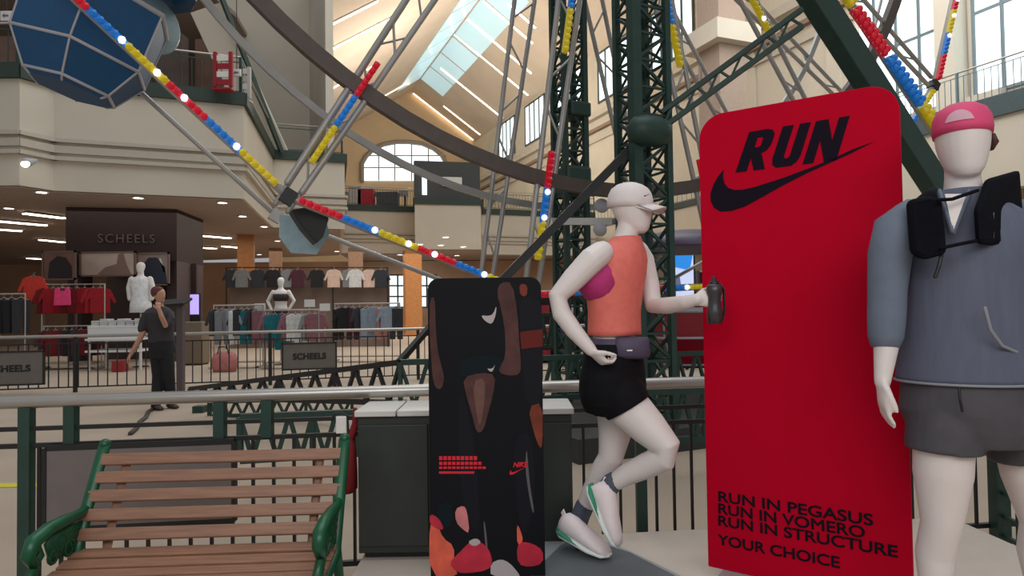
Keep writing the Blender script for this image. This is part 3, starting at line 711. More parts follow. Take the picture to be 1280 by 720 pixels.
sheet(pb, bl, 'print_shorts', teal, [Q(p) for p in ([(110, 215), (200, 208), (198, 250), (150, 250), (105, 265), (96, 240)], [(45, 560), (80, 545), (88, 600), (60, 612)])], .0012)
sheet(pb, bl, 'print_skin', sk1, [Q(p) for p in ([(195, 42), (222, 42), (234, 110), (238, 180), (243, 238), (238, 255), (215, 258), (190, 250), (195, 235), (206, 215), (206, 160), (198, 110), (186, 65)], [(32, 80), (44, 75), (45, 140), (50, 200), (60, 240), (66, 265), (58, 290), (44, 285), (38, 260), (34, 200), (31, 140)], [(108, 262), (150, 250), (184, 255), (178, 300), (165, 350), (155, 385), (140, 390), (130, 350), (115, 300)])], .0016)
sheet(pb, bl, 'print_skin', sk2, [Q(p) for p in ([(258, 330), (292, 318), (292, 420), (285, 425), (272, 390)], [(238, 45), (258, 48), (255, 76), (240, 72)])], .0016)
sheet(pb, bl, 'print_band', rust, [Q([(240, 157), (292, 150), (292, 190), (243, 196)])], .0020)
sheet(pb, bl, 'print_skin', mat('print pale skin', (100, 72, 66), .6, noise=.25, nscale=12, spec=.15), [Q(p) for p in ([(130, 270), (160, 262), (158, 320), (148, 378), (140, 350)],)], .0018)
sheet(pb, bl, 'print_bodies', hl, [Q(p) for p in ([(255, 420), (259, 470), (264, 520), (273, 570), (269, 575), (259, 525), (252, 470)], [(155, 590), (160, 600), (166, 660), (161, 662)])], .0010)
sheet(pb, bl, 'print_swoosh', whp, [Q(p) for p in ([(150, 118), (156, 128), (166, 136), (176, 138), (184, 118), (186, 94), (178, 116), (166, 120)], [(164, 240), (170, 248), (177, 248), (183, 230), (178, 240), (170, 242)])], .0020)
rows = []
for r_, (y0, y1, xe) in enumerate(((570, 575, 597), (577, 581, 600), (583, 586, 604), (589, 592, 592))):
    x = 549
    while x < xe:
        wx = 4.2; rows.append([(x, y0), (x + wx, y0 + .2), (x + wx, y1), (x, y1)]); x += 5.4 if r_ < 3 else 4.4
sheet(pb, bl, 'print_text_block', redp, rows, .0020)
def swoosh_pts(): return [(125, 440), (122, 470), (128, 500), (145, 522), (175, 531), (210, 530), (270, 516), (400, 474), (520, 429), (620, 388), (700, 350), (797, 315), (700, 365), (600, 410), (500, 455), (400, 506), (300, 562), (220, 606), (160, 625), (110, 628), (82, 612), (66, 580), (66, 545), (80, 505), (100, 470)]
sw = [((x - 66) / 731, (y - 315) / 313) for x, y in swoosh_pts()]
sheet(pb, bl, 'print_logo', redp, [[(637 + 24 * u, 583.5 + 10 * v - 1.5 * u) for u, v in sw]], .0020)
text_mesh('NIKE', .03, redp, pb, bl(641, 584, .0020), (1, 0, .03), (0, 0, 1), .0006, .0012, .25, .95, name='print_logo')
sheet(pb, bl, 'print_shoes', orp, [Q(p) for p in ([(31, 590), (50, 600), (62, 632), (88, 650), (88, 690), (98, 722), (31, 722)], [(232, 600), (240, 610), (248, 640), (234, 652)])], .0016)
sheet(pb, bl, 'print_shoes', pkp, [Q(p) for p in ([(75, 690), (100, 665), (125, 640), (150, 640), (170, 660), (177, 690), (165, 706), (120, 713), (95, 711)], [(232, 652), (245, 640), (270, 645), (293, 660), (293, 690), (262, 699), (235, 692)], [(32, 575), (52, 585), (66, 612), (50, 612), (32, 600)])], .0018)
sheet(pb, bl, 'print_shoes', ltp, [Q(p) for p in ([(90, 565), (110, 556), (118, 570), (124, 622), (108, 612), (92, 595)],)], .0019)
sheet(pb, bl, 'print_shoes', whp, [Q(p) for p in ([(172, 690), (195, 680), (215, 688), (236, 712), (240, 722), (172, 722)], [(118, 641), (138, 631), (152, 642), (134, 652)])], .0021)
# ---- red board
SL_ = at(885, 700, 3.10); SR_ = at(1141, 700, 2.63)
ztl = at(880, 146, 3.10).z; zbl = at(885, 708, 3.10).z
redb = mat('red board', (182, 0, 36), .75, noise=.02, spec=.08); black = mat('black vinyl', (22, 14, 28), .7, spec=.1)
rb, rl = board('red_board', 'tall red rounded board with black RUN lettering between the two mannequins', 'display board', (SL_.x, SL_.y), (SR_.x, SR_.y), zbl, ztl, .115, .035, redb, (1, 1, 0, 0))
Z = lambda P: [(870 + x / 3.6, 90 + y / 3.6) for x, y in P]
sheet(rb, rl, 'swoosh', black, [Z(swoosh_pts())], .0025)
def quadmap(TL, TR, BR, BL_):
    def f(u, v):
        t_ = [TL[i] + (TR[i] - TL[i]) * u for i in (0, 1)]; b_ = [BL_[i] + (BR[i] - BL_[i]) * u for i in (0, 1)]
        return (t_[0] + (b_[0] - t_[0]) * v, t_[1] + (b_[1] - t_[1]) * v)
    return f
qm = quadmap((240, 270), (692, 197), (632, 397), (178, 453))
def G(P): return Z([qm(u, v) for u, v in P])
Rg = [[(0, 0), (.11, 0), (.11, 1), (0, 1)], [(.11, 0), (.19, 0), (.245, .05), (.275, .16), (.275, .40), (.245, .54), (.19, .60), (.11, .60), (.11, .42), (.155, .42), (.17, .38), (.17, .22), (.155, .18), (.11, .18)], [(.11, .60), (.205, .60), (.29, 1), (.18, 1), (.11, .68)]]
Ug = [[(.335, 0), (.445, 0), (.445, .74), (.46, .80), (.49, .80), (.505, .74), (.505, 0), (.615, 0), (.615, .78), (.595, .92), (.55, 1), (.40, 1), (.355, .92), (.335, .78)]]
Ng = [[(.665, 0), (.79, 0), (.895, .52), (.895, 0), (1, 0), (1, 1), (.875, 1), (.77, .48), (.77, 1), (.665, 1)]]
for nm, gl in (('letter_r', Rg), ('letter_u', Ug), ('letter_n', Ng)): sheet(rb, rl, nm, black, [G(P) for P in gl], .0025)
for s, (px, py), (px1, py1), in (('RUN IN PEGASUS', (897, 626), (1090, 661)), ('RUN IN VOMERO', (897, 641), (1080, 677)), ('RUN IN STRUCTURE', (897, 656), (1121, 703)), ('YOUR CHOICE', (898, 680), (1051, 713))):
    a, b = rl(px, py, .0025), rl(px1, py1, .0025)
    h = .066
    o = text_mesh(s, h, black, rb, a, (1, 0, 0), (0, 0, 1), .001, .0012, 0, 1.0)
    wd = max(v.co.x for v in o.data.vertices) - min(v.co.x for v in o.data.vertices)
    k = (b.x - a.x) / wd
    for v in o.data.vertices: v.co.x = a.x + (v.co.x - a.x) * k
mb = MB(); mb.box((.42, .14, -(zbl - PZ) / 2 + 0), .7, .42, zbl - PZ); mb.build('base_plate', mat('grey board foot', (150, 146, 146), .5), rb, local=True)
# ================================================================ FIGURES
skin_w = mat('white mannequin', (214, 205, 201), .5, noise=.01)
def hand(mb, W, d, n, t, L=.18, curl=(.35, .5, .4), spread=.06, thumb=(.55, .75, .25), w=1.0):
    W = Vector(W); d = Vector(d).normalized(); n = Vector(n); n = (n - d * n.dot(d)).normalized(); t = Vector(t); t = (t - d * t.dot(d) - n * t.dot(n)).normalized()
    k = L / .18
    mb.loft([(W - d * .01 * k, t * .026 * k * w, n * .02 * k), (W + d * .03 * k, t * .036 * k * w, n * .018 * k), (W + d * .07 * k, t * .042 * k * w, n * .016 * k), (W + d * .095 * k, t * .040 * k * w, n * .012 * k)], 14)
    for off, fl, r in ((.031, .068, .0095), (.0105, .078, .0100), (-.0105, .072, .0095), (-.031, .056, .0085)):
        p = W + d * .088 * k + t * off * k * w; pts = [p]; a = 0; dd = (d + t * off * spread * 20).normalized()
        for sgm, c in zip((.45, .32, .23), curl):
            a += c; q = dd * math.cos(a) + n * math.sin(a); p = p + q * fl * k * sgm; pts.append(p)
        mb.tube(pts, [r * k, r * k * .97, r * k * .88, r * k * .72], 8)
    p = W + d * .028 * k + t * .03 * k * w; td = (d * thumb[0] + t * thumb[1] + n * thumb[2]).normalized()
    td2 = (d * (thumb[0] + .5) + t * thumb[1] * .4 + n * (thumb[2] + .2)).normalized()
    mb.tube([p, p + td * .035 * k, p + td * .035 * k + td2 * .03 * k, p + td * .035 * k + td2 * .05 * k], [.014 * k, .012 * k, .0105 * k, .008 * k], 8)
def head(mb, c, fw, sd, upv, h=.225, features=True):
    # c = centre of the skull; egg shaped head with chin, nose, brow
    fw, sd, upv = Vector(fw).normalized(), Vector(sd).normalized(), Vector(upv).normalized(); k = h / .225
    S = lambda z, f, w_, d_: (c + upv * z * k + fw * f * k, sd * w_ * k, fw * d_ * k)
    c = Vector(c)
    mb.loft([S(-.112, .045, .018, .018), S(-.104, .040, .034, .036), S(-.085, .028, .050, .058), S(-.06, .016, .060, .074), S(-.03, .008, .068, .086), S(0, .002, .073, .094), (c + upv * .035 * k, sd * .075 * k, fw * .097 * k), S(.065, -.004, .070, .092), S(.09, -.006, .056, .076), S(.106, -.008, .034, .05), S(.113, -.008, .012, .018)], 20)
    if features:
        mb.loft([S(.025, .088, .008, .012), S(.0, .094, .010, .016), S(-.022, .096, .014, .022), S(-.032, .088, .011, .012)], 10)
        mb.sphere(c - upv * .055 * k + fw * .080 * k, (.02 * k, .02 * k, .009 * k), 10, 6)
        for s in (-1, 1): mb.loft([(c + sd * s * .072 * k + upv * z * k - fw * .01 * k, sd * .010 * k, fw * q * k) for z, q in ((-.035, .006), (-.015, .016), (.01, .02), (.026, .012))], 8)
def shoe(parent, heel, toe, upv, L=.27, wht_=None, sole=None, acc=None, names=('shoe',)):
    heel, toe = Vector(heel), Vector(toe); d = (toe - heel).normalized(); upv = Vector(upv); upv = (upv - d * upv.dot(d)).normalized(); sd = d.cross(upv)
    P = lambda x, z: heel + d * x * L + upv * z
    mb = MB(); mb.loft([(P(-.02, .06), sd * .034, upv * .042), (P(.08, .066), sd * .044, upv * .058), (P(.25, .064), sd * .046, upv * .057), (P(.45, .054), sd * .050, upv * .047), (P(.65, .044), sd * .055, upv * .036), (P(.85, .034), sd * .050, upv * .028), (P(.97, .026), sd * .030, upv * .018)], 16)
    o = mb.build('shoe', wht_, parent, smooth=True)
    mb = MB(); mb.loft([(P(-.05, .022), sd * .024, upv * .018), (P(.06, .018), sd * .050, upv * .026), (P(.3, .014), sd * .052, upv * .021), (P(.65, .012), sd * .060, upv * .018), (P(.9, .016), sd * .052, upv * .014), (P(1.0, .022), sd * .022, upv * .008)], 16); mb.build('sole', sole, o, smooth=True)
    mb = MB(); mb.loft([(P(-.06, .03), sd * .022, upv * .012), (P(.05, .026), sd * .054, upv * .017), (P(.28, .020), sd * .056, upv * .011), (P(.5, .015), sd * .055, upv * .003)], 16); mb.build('heel_wedge', acc, o, smooth=True)
    mb = MB()
    for i in range(4): x = .34 + i * .075; mb.tube([P(x, .062) + sd * .03, P(x + .01, .094 - i * .009), P(x, .062) - sd * .03], .0045, 5)
    mb.build('laces', wht_, o, smooth=True)
    mb = MB(); mb.tube([P(.0, .09), P(-.05, .11), P(-.04, .125), P(.02, .105)], .006, 6); mb.build('heel_loop', wht_, o, smooth=True)
    return o
# ---------------------------------------------------------------- running mannequin
R0 = 3.08
f_ = Vector((.85, -.53, 0)); s_ = Vector((-.53, -.85, 0))
rn = thing('running_mannequin', 'white faceless mannequin in running pose wearing a coral tank top and pale cap', 'mannequin', (at(755, 700, R0).x, R0, ZT))
A = lambda px, py, dy=0.0: at(px, py, R0 + dy)
tors = [(766, 508, .118, .10), (766, 490, .155, .115), (766, 468, .165, .118), (768, 440, .142, .102), (768, 415, .125, .092), (768, 390, .130, .098), (768, 365, .148, .112), (771, 342, .160, .116), (775, 324, .152, .102), (778, 311, .112, .078), (781, 301, .075, .060), (783, 292, .056, .055), (786, 280, .050, .052), (788, 268, .05, .055)]
def sec(px, py, w_, d_, g=0.0, pw=1.0): return (A(px, py), s_ * (w_ + g), f_ * (d_ + g), pw)
bd = MB(); bd.loft([sec(*q) for q in tors], 24)
hf = Vector((.90, -.43, -.08)).normalized(); hs = Vector((-.43, -.90, 0))
head(bd, A(789, 260), hf, hs, ZZ + hf * .08, .238, features=False)
bd.sphere(A(806, 268, -.04), (.02, .02, .022), 10, 8)
# right arm (near, elbow back) and left arm (far, forearm forward)
bd.tube([A(752, 316, -.14), A(740, 325, -.17), A(716, 350, -.17), A(697, 371, -.17), A(702, 392, -.18), A(718, 414, -.20), A(739, 438, -.22)], [.056, .060, .053, .044, .043, .038, .027], 14)
hand(bd, A(738, 437, -.22), (.62, .05, -.60), (.55, .35, .75), (.3, -.9, -.1), .17, (.75, .9, .7), 0, (.7, .55, .5))
bd.tube([A(797, 313, .10), A(804, 325, .12), A(812, 355, .10), A(817, 382, .04), A(835, 382, -.06), A(858, 378, -.16), A(872, 374, -.2)], [.052, .054, .047, .042, .040, .032, .026], 14)
hand(bd, A(868, 375, -.19), (.85, -.25, .06), (.35, .8, .0), (0, 0, 1), .165, (.5, .8, .7), 0, (.6, .5, .8))
# legs: near leg raised, far leg standing
bd.tube([A(772, 492, -.06), A(788, 512, -.08), A(812, 536, -.12), A(834, 560, -.16), A(830, 572, -.15), A(808, 582, -.10), A(782, 594, -.05), A(757, 610, -.01)], [.095, .098, .083, .063, .06, .057, .048, .034], 28)
bd.tube([A(768, 490, .08), A(770, 515, .10), A(768, 545, .10), A(763, 572, .10), A(752, 590, .13), A(738, 618, .17), A(724, 650, .19)], [.092, .092, .076, .060, .056, .048, .033], 28)
o = bd.build('body', skin_w, rn); remesh(o, .0055, 7)
coral = mat('coral knit', (218, 110, 98), .75, noise=.06, nscale=30, bump=.15); mag = mat('magenta knit', (176, 44, 110), .75, noise=.06, nscale=30)
mb = MB(); g = .013
mb.loft([sec(768, 418, .138, .108, g), sec(768, 412, .136, .106, g), sec(768, 390, .136, .104, g), sec(768, 365, .150, .114, g), sec(771, 344, .158, .117, g), sec(775, 326, .156, .108, g), sec(778, 313, .132, .090, g), sec(780, 306, .100, .074, g), sec(782, 300, .070, .062, g), sec(783, 296, .052, .054, g)], 28)
tk = mb.build('tank_top', coral, rn, smooth=True)
mb = MB(); mb.loft([(A(752, 378, -.08), s_ * .02, f_ * .03), (A(749, 373, -.085), s_ * .045, f_ * .07), (A(744, 355, -.10), s_ * .075, f_ * .10), (A(747, 338, -.09), s_ * .075, f_ * .088), (A(752, 322, -.07), s_ * .06, f_ * .065)], 18)
mb.build('sports_top', mag, rn, smooth=True)
blks = mat('black running cloth', (16, 15, 19), .8, noise=.1, nscale=20, spec=.15)
mb = MB(); g = .026
mb.loft([sec(768, 428, .135, .098, g), sec(767, 450, .152, .108, g), sec(766, 470, .168, .120, g), sec(766, 488, .166, .124, g), sec(767, 502, .155, .118, g), sec(766, 514, .12, .10, g)], 26)
mb.tube([A(770, 480, -.06), A(776, 494, -.07), A(786, 510, -.08)], [.112, .116, .113], 22, cap=False)
mb.tube([A(764, 478, .02), A(762, 500, .05), A(762, 512, .06)], [.112, .116, .113], 22, cap=False)
o = mb.build('shorts', blks, rn); remesh(o, .007, 4)
pch = mat('purple grey pouch cloth', (72, 62, 84), .65, noise=.06, nscale=20)
mb = MB(); g = .024; mb.loft([sec(768, 422, .128, .095, g), sec(768, 432, .134, .098, g), sec(767, 446, .146, .106, g)], 28); wb = mb.build('waist_pouch', pch, rn, smooth=True)
pc = A(790, 434, -.125); mb = MB(); mb.loft([(pc - ZZ * .052, Vector((.07, .0, 0)), Vector((0, .02, 0))), (pc - ZZ * .035, Vector((.085, .01, 0)), Vector((0, .04, 0))), (pc + ZZ * .03, Vector((.08, .01, 0)), Vector((0, .04, 0))), (pc + ZZ * .045, Vector((.07, .0, 0)), Vector((0, .02, 0)))], 18); mb.build('pocket', pch, wb, smooth=True)
mb = MB(); mb.frame_box(A(787, 438, -.166), Vector((.012, 0, 0)), Vector((0, .002, 0)), ZZ * .003); mb.build('logo_mark', white, wb)
# cap
capm = mat('pale grey cap cloth', (214, 206, 204), .7, noise=.03, nscale=12)
mb = MB(); hc = A(788, 253); ku = (ZZ + hf * .13).normalized()
ca = lambda z, f, w_, d_: (hc + ku * z + hf * f, hs * w_, hf * d_)
mb.loft([ca(-.025, -.004, .084, .106), ca(.0, -.004, .087, .108), ca(.03, -.006, .084, .104), ca(.06, -.008, .073, .090), ca(.082, -.01, .05, .062), ca(.093, -.01, .022, .028)], 26)
cp = mb.build('cap', capm, rn, smooth=True)
mb = MB(); V = []
for i in range(13):
    a = 1.12 * (i / 6 - 1); V.append((hs * math.sin(a) * .080 + hf * (.100 * math.cos(a)), hs * math.sin(a) * .078 + hf * (.052 + .118 * math.cos(a * .95) ** .7), a))
vs = []; fs = []
for p, q, a in V:
    dz = -ku * .014 * math.sin(a) ** 2; dt = -ku * .012
    vs += [hc - ku * .006 + p + dz, hc - ku * .020 + q + dz * 2.0, hc - ku * .026 + q + dz * 2.0, hc - ku * .018 + p + dz]
for i in range(12):
    for c_ in range(4): fs.append((i * 4 + c_, i * 4 + (c_ + 1) % 4, i * 4 + 4 + (c_ + 1) % 4, i * 4 + 4 + c_))
mb.add(vs, fs); mb.build('brim', capm, cp, smooth=True)
mb = MB(); lg = A(808, 244, -.115); mb.prism([lg + Vector((.022 * (u - .5), 0, -.011 * (v - .5))) for u, v in sw], (.004, .004, 0)); mb.build('logo_mark', blk, cp)
# socks and shoes
sock = mat('slate sock', (74, 80, 94), .8, noise=.08, nscale=40)
mb = MB(); mb.tube([A(766, 603, -.025), A(758, 612, -.01), A(751, 625, 0)], [.047, .046, .045], 14); mb.build('sock', sock, rn, smooth=True)
mb = MB(); mb.tube([A(731, 632, .18), A(724, 648, .19), A(716, 664, .19)], [.046, .045, .046], 14); mb.build('sock', sock, rn, smooth=True)
shw = mat('white running shoe', (226, 214, 214), .6, noise=.03, nscale=30); shg = mat('green shoe foam', (40, 136, 100), .5); shs = mat('pale shoe sole', (214, 222, 216), .5)
shoe(rn, A(733, 612, .0), A(766, 682, -.06), Vector((.85, -.35, .45)), .285, shw, shs, shg)
v0 = A(700, 668, .17); v1 = on_z(760, 699, ZT + .018)
shoe(rn, v0, v0 + (v1 - v0).normalized() * .27, Vector((.35, -.25, .9)), .275, shw, shs, shg)
mb = MB(); mb.bar(A(736, 640, .10), Vector((on_z(722, 688, ZT + .01).x, on_z(722, 688, ZT + .01).y, ZT + .012)), .012, .02); mb.build('support_rod', mat('grey rod', (64, 66, 78), .5), rn)
# bottle in the runner's hand
bt_ = A(893, 377, -.22)
btl = thing('water_bottle', 'dark grey running bottle held in the white mannequin hand', 'bottle', bt_ - ZZ * .1)
mb = MB(); mb.lathe([(.012, -.098), (.032, -.096), (.034, -.04), (.028, -.02), (.028, .02), (.034, .04), (.033, .068), (.02, .078)], bt_, 18); mb.build('flask', mat('smoky flask', (58, 54, 58), .3), btl, smooth=True)
mb = MB(); mb.lathe([(.022, .07), (.022, .085), (.012, .09), (.012, .108), (.004, .11)], bt_, 14); mb.build('lid', blackm, btl, smooth=True)
mb = MB(); mb.tube([bt_ + Vector((.028, 0, .075)), bt_ + Vector((.042, 0, .05)), bt_ + Vector((.044, 0, -.04)), bt_ + Vector((.03, 0, -.085))], [(.005, .012)] * 4, 8); mb.build('hand_strap', blackm, btl, smooth=True)
# ---------------------------------------------------------------- standing mannequin, right
M0 = 2.36
mn = thing('standing_mannequin', 'white faceless mannequin in slate pullover, pink cap and black running vest', 'mannequin', (at(1200, 600, M0).x, M0, PZ))
A = lambda px, py, dy=0.0: at(px, py, M0 + dy)
mf = Vector((-.36, -.93, 0)).normalized(); ms = Vector((-.93, .36, 0)).normalized()
cx = 1206
def sec(px, py, w_, d_, g=0.0, pw=1.0): return (A(px, py), ms * (w_ + g), mf * (d_ + g), pw)
tors = [(cx, 545, .12, .10), (cx, 510, .165, .118), (cx, 480, .165, .115), (cx, 440, .15, .105), (cx, 400, .15, .108), (cx, 350, .17, .12), (cx, 310, .185, .122), (cx, 280, .185, .11), (cx, 262, .15, .09), (cx - 1, 250, .09, .07), (cx - 2, 240, .062, .06), (cx - 3, 222, .056, .058), (cx - 3, 205, .055, .06)]
bd = MB(); bd.loft([sec(*q) for q in tors], 24)
head(bd, A(1203, 180), Vector((-.42, -.9, -.05)), Vector((-.9, .42, 0)), ZZ, .26, features=False)
bd.tube([A(1124, 285, .0), A(1116, 320, .0), A(1112, 370, -.01), A(1108, 430, -.03), A(1103, 478, -.05)], [.06, .055, .046, .042, .027], 14)
hand(bd, A(1103, 474, -.05), (-.02, -.08, -1), (.97, -.2, 0), (-.2, -.97, 0), .185, (.15, .25, .25), 0, (.9, .25, .3))
bd.tube([A(1290, 285, .08), A(1302, 330, .1), A(1306, 400, .1), A(1304, 440, .08), A(1300, 490, .05)], [.06, .055, .046, .042, .027], 14)
hand(bd, A(1300, 488, .05), (.0, -.08, -1), (-.85, .45, 0), (-.3, -.9, 0), .185, (.15, .25, .25), .02, (.85, .35, .25))
zk = PZ
def legm(px0, px1, px2, dy):
    hip, kn = A(px0, 530, dy), A(px1, 655, dy)
    an = A(px2, 760, dy); an.z = PZ + .10
    bd.tube([hip, hip.lerp(kn, .5), kn, kn.lerp(an, .3) + Vector((0, .03, 0)), kn.lerp(an, .65) + Vector((0, .02, 0)), an], [.098, .094, .066, .064, .05, .036], 32)
    bd.tube([an + Vector((0, .04, -.06)), an + Vector((0, -.03, -.06)), an + Vector((-.02, -.16, -.075))], [.034, .04, .026], 10)
legm(1180, 1177, 1172, .0); legm(1276, 1302, 1312, .05)
o = bd.build('body', skin_w, mn); remesh(o, .006, 10)
slate = mat('slate jersey', (84, 90, 108), .75, noise=.06, nscale=14, bump=.2, stretch=(3, 3, .5)); slate2 = mat('slate sleeve', (96, 106, 122), .75, noise=.06, nscale=14, bump=.2)
mb = MB(); g = .02
mb.loft([sec(cx, 476, .198, .14, g), sec(cx, 470, .198, .14, g), sec(cx, 430, .190, .135, g), sec(cx, 380, .182, .130, g), sec(cx, 330, .186, .130, g), sec(cx, 295, .19, .122, g), sec(cx, 270, .165, .10, g), sec(cx, 256, .11, .08, g), sec(cx - 1, 247, .075, .068, g), sec(cx - 2, 238, .068, .064, g)], 32)
mb.build('pullover', slate, mn, smooth=True)
for nm, P_ in (('sleeve', [A(1137, 266, .0), A(1120, 285, .0), A(1112, 320, .0), A(1109, 362, -.01), A(1108, 400, -.02), A(1107, 421, -.025)]), ('sleeve', [A(1276, 266, .06), A(1292, 285, .08), A(1302, 320, .1), A(1306, 362, .1), A(1306, 400, .1), A(1304, 424, .09)])):
    mb = MB(); mb.tube(P_, [.05, .074, .072, .064, .062, .058], 18, cap=True); mb.build(nm, slate2, mn, smooth=True)
zc = A(1192, 285, -.155)
mb = MB(); mb.prism([A(1180, 243, -.12), A(1207, 243, -.135), A(1190, 290, -.165)], mf * .012); mb.build('neck_opening', skin_w, mn)
mb = MB()
mb.tube([A(1174, 240, -.07), A(1181, 262, -.13), A(1189, 290, -.165)], [(.016, .007)] * 3, 8); mb.tube([A(1212, 240, -.09), A(1203, 262, -.145), A(1191, 290, -.165)], [(.016, .007)] * 3, 8)
mb.build('collar', slate2, mn, smooth=True)
mb = MB(); mb.tube([A(1177, 318, -.17), A(1174, 332, -.17), A(1169, 346, -.165)], .006, 6); mb.build('zip_pull', blk, mn)
srt = mat('charcoal shorts cloth', (70, 68, 74), .75, noise=.08, nscale=16, bump=.15)
mb = MB(); g = .022
mb.loft([sec(cx, 440, .17, .12, g), sec(cx, 480, .18, .128, g), sec(cx, 512, .186, .13, g), sec(cx + 8, 535, .18, .125, g), sec(cx + 16, 554, .13, .11, g)], 28)
mb.tube([A(1184, 500, .0), A(1181, 530, .0), A(1180, 563, .0)], [.112, .122, .124], 24, cap=False)
mb.tube([A(1262, 500, .04), A(1274, 530, .05), A(1284, 570, .05)], [.112, .122, .124], 24, cap=False)
o = mb.build('shorts', srt, mn); remesh(o, .008, 4)
# running vest with two chest pockets
vest = mat('black vest fabric', (12, 13, 20), .85, noise=.15, nscale=20, spec=.1)
mb = MB()
def padq(pts, dy0, dy1): 
    return [A(x, y, dy0 + (dy1 - dy0) * (i / len(pts))) for i, (x, y) in enumerate(pts)]
def pad(corners, name, th=.05):
    m_ = MB(); m_.prism([A(x, y, dy) for x, y, dy in corners], mf * th); return m_.build(name, vest, mn, bevel=.018)
pad([(1131, 252, -.05), (1160, 246, -.10), (1174, 250, -.13), (1180, 318, -.16), (1152, 326, -.13), (1136, 318, -.09)], 'chest_pocket')
pad([(1216, 262, -.165), (1228, 226, -.06), (1270, 214, .02), (1276, 300, -.03), (1268, 310, -.06), (1218, 306, -.165)], 'chest_pocket')
for pts in ([A(1150, 256, -.11), A(1163, 245, -.05), A(1171, 240, .03), A(1176, 250, .12)], [A(1246, 240, -.07), A(1240, 230, -.01), A(1236, 234, .08), A(1230, 250, .14)]):
    m_ = MB(); m_.tube(pts, [(.008, .026)] * 4, 10, side=mf); m_.build('shoulder_strap', vest, mn, smooth=True)
for pts in ([A(1172, 250, -.185), A(1190, 249, -.19), A(1222, 238, -.19)], [A(1176, 310, -.2), A(1195, 306, -.205), A(1220, 301, -.2)]):
    m_ = MB(); m_.tube(pts, .006, 8); m_.build('chest_strap', vest, mn, smooth=True)
m_ = MB(); m_.bar(A(1239, 266, -.15), A(1239, 298, -.165), .014, .008, up=mf); m_.build('zip_trim', mat('grey trim', (128, 124, 122), .5), mn)
m_ = MB(); m_.tube([A(1231, 385, -.195), A(1238, 412, -.195), A(1252, 432, -.18), A(1270, 440, -.16), A(1288, 440, -.10)], .006, 6); m_.build('pocket_piping', mat('grey piping', (132, 134, 142), .5), mn, smooth=True)
q_ = sec(cx, 476, .198, .14, .022); m_ = MB(); m_.tube([q_[0] + q_[1] * math.cos(i * math.pi / 18) + q_[2] * math.sin(i * math.pi / 18) for i in range(36)], .005, 6, closed=True); m_.build('hem_piping', mat('grey piping', (132, 134, 142), .5), mn, smooth=True)
m_ = MB(); m_.tube([A(1199, 486, -.14), A(1200, 500, -.145), A(1203, 514, -.145)], .004, 6); m_.build('drawstring', blk, mn)
# pink cap worn backwards (opening and strap to the front), brown strap end at the right
pink = mat('pink cap cloth', (206, 66, 110), .7, noise=.05, nscale=14)
hc = A(1203, 172); hf = Vector((-.42, -.9, 0)).normalized(); hs = Vector((-.9, .42, 0)); ku = (ZZ + hf * -.10).normalized()
mb = MB(); ca = lambda z, f, w_, d_: (hc + ku * z + hf * f, hs * w_, hf * d_)
mb.loft([ca(.005, .0, .092, .114), ca(.03, .0, .095, .117), ca(.07, -.002, .092, .112), ca(.10, -.004, .078, .094), ca(.12, -.006, .05, .06), ca(.128, -.006, .02, .024)], 28)
cp = mb.build('cap', pink, mn, smooth=True)
def cap_pt(z, deg):
    zs_ = [.005, .03, .07, .10, .12]; ws = [.092, .095, .092, .078, .05]; ds = [.114, .117, .112, .094, .06]
    i = max(k for k in range(4) if zs_[k] <= z); q = (z - zs_[i]) / (zs_[i + 1] - zs_[i]); w_ = ws[i] + (ws[i + 1] - ws[i]) * q; d_ = ds[i] + (ds[i + 1] - ds[i]) * q; an = math.radians(deg)
    return hc + ku * z + (hs * math.cos(an) * w_ + hf * math.sin(an) * d_) * 1.018
mb = MB(); vs = []; fs = []; N_ = 12
for i in range(N_ + 1):
    u_ = i / N_; dg_ = 48 + 52 * u_; top_ = .045 + .036 * math.sin(math.pi * u_) ** .6
    vs += [cap_pt(.040, dg_), cap_pt((.040 + top_) / 2, dg_), cap_pt(top_, dg_)]
for i in range(N_):
    for k_ in (0, 1): fs.append((i * 3 + k_, i * 3 + 3 + k_, i * 3 + 4 + k_, i * 3 + 1 + k_))
mb.add(vs, fs); mb.build('cap_opening', mat('pale cap opening', (206, 160, 176), .7), cp, smooth=True)
mb = MB(); mb.loft([(A(1238, 168, .02), Vector((.012, 0, 0)), Vector((0, .02, 0))), (A(1241, 178, .03), Vector((.016, 0, 0)), Vector((0, .025, 0))), (A(1238, 188, .03), Vector((.008, 0, 0)), Vector((0, .015, 0)))], 10); mb.build('strap_end', mat('brown leather', (74, 40, 34), .6), cp, smooth=True)
# ---------------------------------------------------------------- attendant
Y0 = 10.3
pr_ = thing('person', 'person in dark grey polo and black trousers walking behind the railing, hand raised to chin', 'person', (at(203, 500, Y0).x, Y0, 0))
A = lambda px, py, dy=0.0: at(px, py, Y0 + dy)
zf = A(203, 480).z
pf = Vector((.75, -.66, 0)); ps = Vector((-.66, -.75, 0))
def sec(px, py, w_, d_, g=0.0, pw=1.0): return (A(px, py), ps * (w_ + g), pf * (d_ + g), pw)
an1, an2 = on_z(195, 505, .09), on_z(214, 503, .09)
tors = [(203, 446, .14, .11), (203, 436, .17, .125), (202, 424, .155, .12), (201, 410, .16, .125), (200, 398, .19, .13), (199, 390, .20, .12), (199, 386, .13, .09), (199, 382, .06, .06), (199, 377, .055, .055)]
fs_ = mat('fair skin', (188, 140, 118), .55)
bd = MB(); bd.loft([sec(*q) for q in tors], 20)
head(bd, A(199, 369), (.9, -.42, -.1), (-.42, -.9, 0), ZZ, .235)
bd.tube([A(185, 392, -.08), A(181, 402, -.1), A(178, 418, -.12), A(170, 432, -.14), A(163, 444, -.16)], [.055, .052, .043, .038, .028], 12)
